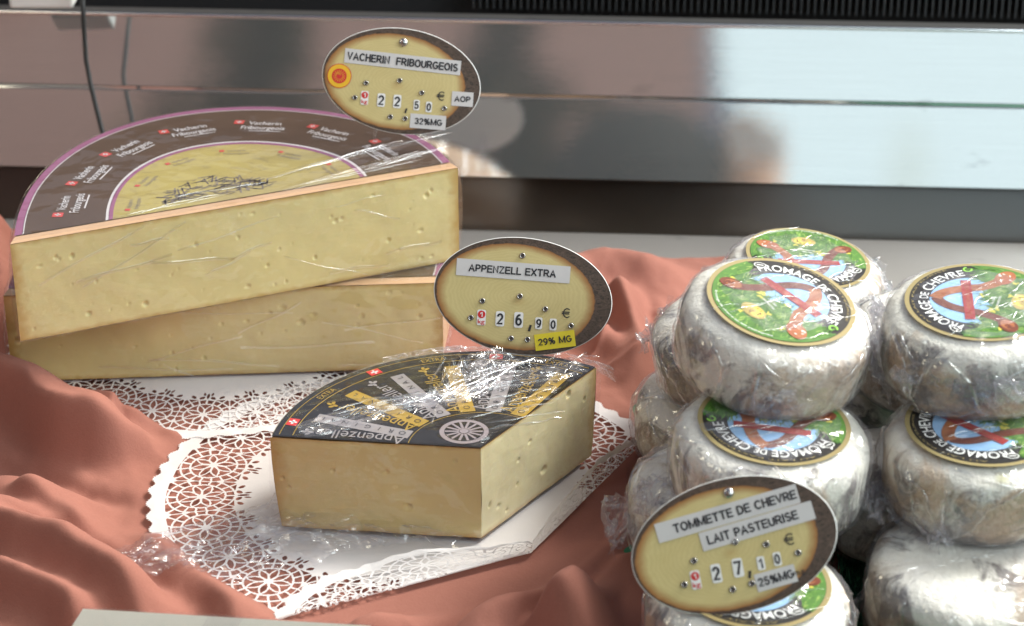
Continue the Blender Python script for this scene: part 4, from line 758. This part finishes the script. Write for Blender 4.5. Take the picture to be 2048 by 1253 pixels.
def goat_wrap(rows, seed, tails):
    rs = np.random.RandomState(seed+50); n = 240; T = np.linspace(0, 2*math.pi, n, endpoint=False); PR = np.array([[np.hypot(p[0], p[1]) for p in r_] for r_ in rows]); PZ = np.array([[p[2] for p in r_] for r_ in rows])
    m0 = len(rows[0]); out = []
    q = np.linspace(0, len(rows)-1, 84)
    for t in q:
        i = int(min(t, len(rows)-1.001)); f = t-i; rr = np.interp(T, np.linspace(0, 2*math.pi, m0, endpoint=False), PR[i]*(1-f)+PR[i+1]*f, period=2*math.pi); zz = np.interp(T, np.linspace(0, 2*math.pi, m0, endpoint=False), PZ[i]*(1-f)+PZ[i+1]*f, period=2*math.pi)
        x, y = rr*np.cos(T), rr*np.sin(T); topness = np.clip((zz-GH*.42)/(GH*.08), 0, 1)*(rr < GR*.83)
        a = seed*2.1; xr = x*math.cos(a)+y*math.sin(a); yr = -x*math.sin(a)+y*math.cos(a)
        k1 = ridged(xr*38, yr*150, zz*150+seed); k2 = ridged(x*85+seed, y*85, zz*110); k3 = fbm(x*190, y*190, zz*190+seed, 2); big = np.clip(noise3(x*26+seed*3, y*26, zz*30)*1.6, 0, 1)
        off = .0012+(.0010*k1**3+.0012*k2**2*big+.0006*k3*big)*(1-.80*topness)+.0004*k1*topness+.0016*big*(1-topness)
        c, s = np.cos(T), np.sin(T); up = np.clip(zz/(GH/2), -1, 1)**5; out.append(np.stack([x+c*off*(1-abs(up)), y+s*off*(1-abs(up)), zz+up*off*1.0], 1))
    mb = MB(); mb.grid(np.array(out), 0, True); base = rs.uniform(-.1, .9)
    for i in range(16):
        p = rs.uniform(-1, 1, 2)*np.array((.62, .62)); p[0] += .18; a = base*.35+.30+rs.randn()*.12; l = .25+.6*rs.rand(); d = np.array((math.cos(a), math.sin(a)))*l*.5
        if np.hypot(*(p+d)) > .84 or np.hypot(*(p-d)) > .84: continue
        strip(mb, (p-d)*GR, (p+d)*GR, GH/2+.0013, .0004+.0007*rs.rand(), .0005+.0005*rs.rand(), 1, rs, rs.randn()*.03)
    # tension folds running over the shoulder and down the side
    RRs = np.array([[np.hypot(q[0], q[1]) for q in r_] for r_ in out]); ZZs = np.array([[q[2] for q in r_] for r_ in out])
    for i in range(34):
        j0 = rs.randint(0, n); sk = rs.randn()*22; r0 = rs.randint(14, 58); r1 = min(80, r0+rs.randint(8, 26)); P = []
        for r_ in range(r0, r1): j = int(j0+sk*(r_-r0)/20.) % n; P.append(out[r_][j])
        P = np.array(P); k = len(P)-1; rows_ = []; ww = .0006+.0010*rs.rand(); hh = .0005+.0007*rs.rand()
        for a_ in range(k+1):
            t_ = P[min(a_+1, k)]-P[max(a_-1, 0)]; t_ = t_/(np.linalg.norm(t_)+1e-9); N_ = np.array([P[a_][0], P[a_][1], P[a_][2]*1.5]); N_ -= t_*(N_@t_); N_ /= np.linalg.norm(N_); B_ = np.cross(t_, N_); tp = min(1, 5*a_/k, 5*(1-a_/k))**.6+.03
            rows_.append([tuple(P[a_]+B_*ww*u_+N_*(hh*tp*math.sqrt(max(0, 1-u_*u_))+.0001)) for u_ in (-1, -.7, 0, .7, 1)])
        mb.grid(rows_, 1)
    # gathered ends of film: crumpled fans leaving the rim
    for (ang, z_, L, wd, sag) in tails:
        u, v = np.meshgrid(np.linspace(0, 1, 60), np.linspace(-1, 1, 46)); a = R(ang); rad = GR*(.90+u*L); w = (GR*wd)*(.35+.9*u)*(1-.35*u*u); tx, ty = math.cos(a), math.sin(a)
        jit = .0050*fbm(u*5, v*4, seed+ang, 3)*u; x = tx*rad-ty*v*w; y = ty*rad+tx*v*w; z = z_+sag*u*u+jit+.0045*ridged(u*3, v*7, ang*.1)*(.3+u)-.004
        x = x+.004*fbm(u*8, v*8, 3.+ang, 2)*u; y = y+.004*fbm(u*8, v*8, 8.+ang, 2)*u
        mb.grid(np.stack([x, y, z], 2))
    return mb
GGROUP = 'film wrapped goat cheeses in the pile'
def goat(px, py, ztop, rot, tilt, seed, kind, label_rot, text_, tails=(), flip=False, dy=0., dx=0., at=None, sc=1.0):
    """pixel of the top centre and height of the top; tilt = (about x, about y) in degrees"""
    p = onz(px, py, ztop) if at is None else np.array([at[0], at[1], ztop]); M = Matrix.Rotation(R(tilt[1]), 3, 'Y') @ Matrix.Rotation(R(tilt[0]), 3, 'X')
    c = Vector(p)-M @ Vector((0, 0, GH/2*sc)); root = empty('goat_cheese', c, label=text_, cat='goat cheese', group=GGROUP); root.rotation_euler = M.to_euler(); root.scale = (sc, sc, sc)
    mb, rows = goat_mesh(seed); o = mb.build('rind', M_GOAT[kind], root, True); o.rotation_euler = (0, 0, R(rot))
    if label_rot is not None:
        l = bpy.data.objects.new('label', LABEL); COL.objects.link(l); l.parent = root; l.location = (0, 0, GH/2+.0006); l.rotation_euler = (0, 0, R(label_rot))
    w = goat_wrap(rows, seed, tails).build('cling_film', [M_WRAP, M_CREASE], root, True); w.rotation_euler = (0, 0, R(rot))
    return root
goat(1562, 604, 3*GH, 0, (9, 8), 1, 0, -52, 'goat cheese on top of the middle stack, its label facing the viewer', [(10, .0, .38, .5, -.012)])
goat(0, 0, 2*GH-.002, 0, (4, 6), 2, 0, 180, 'goat cheese at the back of the pile, its green label peeking over the top one', [(15, .012, .25, .6, -.006)], at=(.164, -.050), sc=.95)
goat(1330, 620, 2*GH+.006, 0, (0, -13), 3, 1, None, 'dark grey goat cheese without visible label, leftmost of the pile', [(150, .01, .2, .5, 0)], at=(.116, -.127))
goat(1548, 848, 2*GH, 0, (4, 3), 4, 0, 165, 'goat cheese with upside down label right behind the lowest price sign', [(-10, .0, .30, .6, -.01), (188, -.008, .42, .5, -.014)])
goat(1503, 1163, GH, 0, (3, 2), 5, 0, 150, 'goat cheese under the lowest price sign, only its front label edge showing', [(20, .0, .15, .6, -.01)])
goat(1962, 605, 3*GH, 0, (5, -3), 6, 0, 78, 'topmost goat cheese at the right edge, its label turned sideways', [(170, .010, .22, .6, .004), (250, .012, .12, .9, -.006)])
goat(1965, 852, 2*GH, 0, (3, -2), 7, 0, 128, 'goat cheese in the middle of the right hand stack with label upside down', [(215, .0, .12, .7, -.016)])
goat(1955, 1112, GH, 0, (3, 2), 8, 1, None, 'white topped goat cheese without label at the bottom right corner', [(150, .0, .10, .6, -.01)], sc=1.06)
goat(0, 0, GH, 0, (0, 0), 9, 1, None, 'pale goat cheese under the dark grey one at the left of the pile', [], at=(.113, -.118))
goat(0, 0, GH, 0, (0, 0), 10, 1, None, 'goat cheese low in the pile left of the upside down label, film sticking out', [(185, .005, .38, .6, -.008)], at=(.106, -.213))
goat(0, 0, GH, 0, (0, 0), 11, 1, None, 'shaded dark goat cheese low in the gap between the two front stacks', [], at=(.199, -.198))
goat(0, 0, GH, 0, (0, 0), 12, 1, None, 'shaded goat cheese at the very back of the gap between the stacks', [], at=(.196, -.088))
goat(0, 0, 2*GH, 0, (0, 0), 13, 1, None, 'dark goat cheese in the gap just left of the topmost right cheese', [], at=(.226, -.125))
# ------------------------------------------------------------------ price signs
SGROUP = 'oval wood slice price signs'
def sign(cx, cy_, Y, a, b, rot, s, zx, zy, items, label, pins, base_z):
    """centre pixel, depth Y, half axes in photo pixels, rotation; items given in pixels of the enlarged photo (scale s, origin zx,zy)"""
    c = ony(cx, cy_, Y); k = 1/pxm(c); root = empty('price_sign', c, label=label, cat='price sign', group=SGROUP)
    v = Vector(c)-Vector(CAM); v.normalize(); zax = -v; xax = Vector((1, 0, 0)); xax = (xax-zax*xax.dot(zax)).normalized(); yax = zax.cross(xax); root.rotation_euler = Matrix((xax, yax, zax)).transposed().to_euler()
    th = .0012; cr, sr = math.cos(rot), math.sin(rot); E = [((a*math.cos(t)*cr-b*math.sin(t)*sr)*k, (a*math.cos(t)*sr+b*math.sin(t)*cr)*k) for t in np.linspace(0, 2*math.pi, 96, endpoint=False)]
    mb = MB(); mb.poly(E, 0, 0); mb.poly(E[::-1], -th, 1); n = len(E); E2 = [(x*1.008, y*1.010) for x, y in E]
    mb.grid([[(x, y, 0) for x, y in E], [(x, y, -.0002) for x, y in E2], [(x, y, -th) for x, y in E2], [(x, y, -th) for x, y in E]], 1, True)
    mb.build('board', [M_SLICE, M_CARDEDGE], root, uv=lambda V: ((V[:, 0]*cr+V[:, 1]*sr)/(a*k), (-V[:, 0]*sr+V[:, 1]*cr)/(b*k)))
    def P(x, y): return ((zx+x/s-cx)*k, -(zy+y/s-cy_)*k)
    u = k/s
    for it in items:
        t = it[0]
        if t == 'strip':
            _, x, y, w, h, r_, txt, tx, tw, thh, m = it; r_ = R(r_); mb = MB(); p = P(x, y); mb.rect(*p, w*u, h*u, .0003, 0, r_); mb.rect(*p, w*u, h*u, .00005, 0, r_); q = (p[0]+tx*u*math.cos(r_), p[1]+tx*u*math.sin(r_)); grot(mb, txt, *q, tw*u, thh*u, .0005, 1, r_)
            mb.build('label_strip', [m, M_INK], root)
        elif t == 'kg':
            _, x, y, w, h, r_ = it; r_ = R(r_); mb = MB(); p = P(x, y); mb.rect(*p, w*u, h*u, .0003, 0, r_, w*u*.22); up_ = (-math.sin(r_), math.cos(r_)); q = (p[0]+up_[0]*h*u*.20, p[1]+up_[1]*h*u*.20); mb.ell(*q, w*u*.43, w*u*.43, .0004, 1); grot(mb, '1', *q, None, w*u*.56, .0005, 0, r_, .22)
            q = (p[0]-up_[0]*h*u*.25, p[1]-up_[1]*h*u*.25); put_text(mb, 'kg', *q, w*u*.76, h*u*.27, .0005, 1, r_, 0, 1.0, .06); mb.build('number_tile', [M_TILE, M_RED], root)
        elif t == 'num':
            _, x, y, w, h, r_, ch_ = it; r_ = R(r_); mb = MB(); p = P(x, y); mb.rect(*p, w*u, h*u, .0003, 0, r_, w*u*.22); grot(mb, ch_, *p, w*u*(.66 if ch_ != '1' else .40), h*u*.74, .0005, 1, r_, .17); mb.build('number_tile', [M_TILE, M_INK], root)
        elif t == 'txt':
            _, x, y, h, r_, ch_ = it; mb = MB(); (put_text(mb, ch_, *P(x, y), None, h*u, .0004, 0, R(r_), 0, 1.0, .05) if ch_ not in GROT else grot(mb, ch_, *P(x, y), None, h*u*(3.2 if ch_ == ',' else 1), .0004, 0, R(r_), .14 if ch_ == ',' else .11)); mb.build('printed_mark', M_INK, root)
        elif t == 'rivets':
            for x, y in it[1]:
                mb = MB(); p = P(x, y); ro, ri = it[2]*u, it[2]*u*.58; T = np.linspace(0, 6.2832, 20, endpoint=False); mb.grid([[(p[0]+r_*math.cos(q), p[1]+r_*math.sin(q), z) for q in T] for r_, z in ((ro, .0001), (ro*.92, .0007), (ro*.75, .0010), (ri, .0006), (ri*.95, .0002))], 0, True); mb.ell(*p, ri, ri, .00022, 1, 0, 16); mb.build('rivet', [M_RIVET, M_HOLE], root, True)
        elif t == 'screw':
            mb = MB(); p = P(*it[1]); mb.dome((*p, .0002), it[2]*u, it[2]*u*.6, (0, 0, 1), 0, 24, 7); mb.build('screw_head', M_RIVET, root, True)
        elif t == 'sun':
            mb = MB(); p = P(*it[1]); r0 = it[2]*u; mb.poly([(p[0]+r0*(1+.03*(i % 2))*math.cos(i*math.pi/40), p[1]+r0*(1+.03*(i % 2))*math.sin(i*math.pi/40)) for i in range(80)], .0003, 1); mb.ell(*p, r0*.96, r0*.96, .0004, 0)
            mb.ell(*p, r0*.62, r0*.62, .0005, 1)
            for i in range(16): aa = i*math.pi/8; mb.rect(p[0]+math.cos(aa)*r0*.38, p[1]+math.sin(aa)*r0*.38, r0*.26, r0*.035, .0006, 0, aa)
            for i in range(5): aa = .3+i*.35; mb.ring(*p, r0*(.10+.05*i), r0*(.12+.05*i), aa, aa+1.4, .0006, 0, 12)
            mb.build('round_emblem', [M_GOLDY, M_RED], root)
    # prongs holding the card up
    Minv = root.rotation_euler.to_matrix().transposed()
    for dx in pins:
        mb = MB(); top = Vector(c)+xax*dx-yax*b*k*.6-zax*.0030; bot = Vector((top.x, top.y+.004, base_z-.012)); mb.tube([Minv @ (p_-Vector(c)) for p_ in (top, top*.5+bot*.5, bot)], .0011); mb.build('prong', M_CLEAR_PIN, root, True)
    return root
M_CLEAR_PIN = M_CLEAR
sign(803, 163, .052, 158, 104, R(-8.5), 5.222, 620, 40, [
    ('strip', 970, 440, 1215, 150, -6.3, 'VACHERIN  FRIBOURGEOIS', 0, 1155, 82, M_STRIP), ('strip', 1592, 828, 225, 150, -4, 'AOP', 0, 165, 62, M_STRIP), ('strip', 1230, 1065, 375, 150, -4.5, '32%MG', 5, 285, 68, M_STRIP),
    ('sun', (308, 587), 125), ('screw', (978, 240), 46), ('rivets', [(585, 660), (937, 635), (468, 812), (1168, 762), (1402, 925), (838, 1012), (993, 1030)], 29),
    ('kg', 570, 815, 80, 145, -5), ('num', 743, 838, 82, 140, -5, '2'), ('num', 910, 852, 82, 140, -5, '2'), ('num', 1112, 890, 64, 110, -5, '5'), ('num', 1240, 910, 64, 110, -5, '0'), ('txt', 1365, 795, 96, -5, '\u20ac'), ('txt', 1000, 948, 40, -5, ',')],
    'price sign reading VACHERIN FRIBOURGEOIS with a sun emblem, on top of the yellow half wheel', (-.016, .016), ZU)
sign(1046, 593, -.104, 178, 116, R(-7.5), 4.476, 850, 450, [
    ('strip', 790, 412, 1020, 152, -4.3, 'APPENZELL EXTRA', -8, 780, 68, M_STRIP), ('strip', 1163, 1035, 362, 146, 7, '29% MG', 0, 300, 62, M_STRIP_Y),
    ('rivets', [(873, 277), (850, 640), (514, 683), (1078, 755), (411, 832), (1308, 903), (770, 1018), (918, 1028)], 27),
    ('kg', 505, 830, 80, 140, -3), ('num', 672, 842, 80, 136, -3, '2'), ('num', 838, 852, 82, 140, -3, '6'), ('num', 1018, 882, 64, 106, -3, '9'), ('num', 1147, 893, 64, 106, -3, '0'), ('txt', 1262, 790, 88, -3, '\u20ac'), ('txt', 938, 925, 45, -3, ',')],
    'price sign reading APPENZELL EXTRA with a yellow strip, above the black labelled wedge', (-.016, .016), .052)
sign(1468, 1091, -.322, 207, 133, R(13.5), 3.879, 1230, 930, [
    ('txt', 1425, 825, 44, 14, 'm.g.'), ('strip', 873, 380, 1140, 152, 15.9, 'TOMMETTE DE CHEVRE', 60, 985, 72, M_STRIP), ('strip', 1103, 476, 905, 146, 16.2, 'LAIT PASTEURISE', -38, 725, 72, M_STRIP), ('strip', 1243, 877, 318, 138, 15.5, '25%MG', 0, 280, 68, M_STRIP),
    ('screw', (886, 220), 42), ('rivets', [(613, 745), (538, 928), (911, 965), (1058, 918), (1172, 618), (1416, 682), (933, 600)], 28),
    ('kg', 625, 892, 76, 146, 10), ('num', 785, 842, 78, 146, 10, '2'), ('num', 952, 798, 80, 146, 10, '7'), ('num', 1130, 763, 60, 106, 10, '1'), ('num', 1255, 730, 60, 106, 10, '0'), ('txt', 1347, 578, 92, 10, '\u20ac'), ('txt', 1042, 850, 45, 10, ',')],
    'price sign reading TOMMETTE DE CHEVRE, lowest of the signs in front of the goat cheeses', (.002, .012), GH)
# ------------------------------------------------------------------ blank card in a sleeve at the bottom edge, cable and box at the top left
q = [onz(x, y, z) for x, y, z in ((166, 1218, .020), (742, 1252, .020), (705, 1330, -.002), (95, 1330, -.002))]; cc = sum(q)/4
cr_ = empty('card', cc, label='blank cream card in a clear sleeve at the bottom left edge', cat='card')
nrm = np.cross(q[1]-q[0], q[3]-q[0]); nrm = nrm/np.linalg.norm(nrm); nrm = nrm if nrm[2] > 0 else -nrm
mb = MB(); qq = [p-cc for p in q]; mb.add(qq+[p-nrm*.0008 for p in qq], [(3, 2, 1, 0), (4, 5, 6, 7), (0, 1, 5, 4), (1, 2, 6, 5), (2, 3, 7, 6), (3, 0, 4, 7)]); mb.build('paper', plain('cream_card', (.90, .90, .78), .5, var=.04), cr_)
mb = MB(); ex = (qq[1]-qq[0])/np.linalg.norm(qq[1]-qq[0]); ey = (qq[0]-qq[3])/np.linalg.norm(qq[0]-qq[3]); s_ = [qq[0]-ex*.001+ey*.0012, qq[1]+ex*.001+ey*.0012, qq[2], qq[3]]; mb.add([p+nrm*.0006 for p in s_]+[p-nrm*.0014 for p in s_], [(3, 2, 1, 0), (4, 5, 6, 7), (0, 1, 5, 4)]); mb.build('clear_sleeve', M_WRAP_FINE, cr_)
mb = MB(); t0 = qq[0]*.56+qq[1]*.44; mb.add([p+nrm*.0010 for p in (t0+ey*.0012, t0+ex*.0165+ey*.0012, t0+ex*.0165-ey*.02, t0-ey*.02)], [(0, 1, 2, 3)]); mb.build('tape', M_WRAP_LOOSE, cr_)
mb = MB(); pts = [ony(164, -40, .262), ony(167, 40, .258), ony(172, 120, .255), ony(181, 168, .250), ony(196, 230, .243), ony(214, 300, .236), ony(222, 380, .225)]; mb.tube(pts, .0016, 0, 10); setp(mb.build('power_cable', M_BLACK, None, True), 'thin dark cable hanging down the steel at the upper left', 'cable')
p = ony(85, -22, .275); mb = MB(); mb.box((0, 0, 0), (.043, .02, .022)); o = mb.build('junction_box', M_WHITE, None); o.location = p; setp(o, 'small white plastic box at the top left edge, beside the dark cable', 'box')
bv = o.modifiers.new('b', 'BEVEL'); bv.width = .002; bv.segments = 2
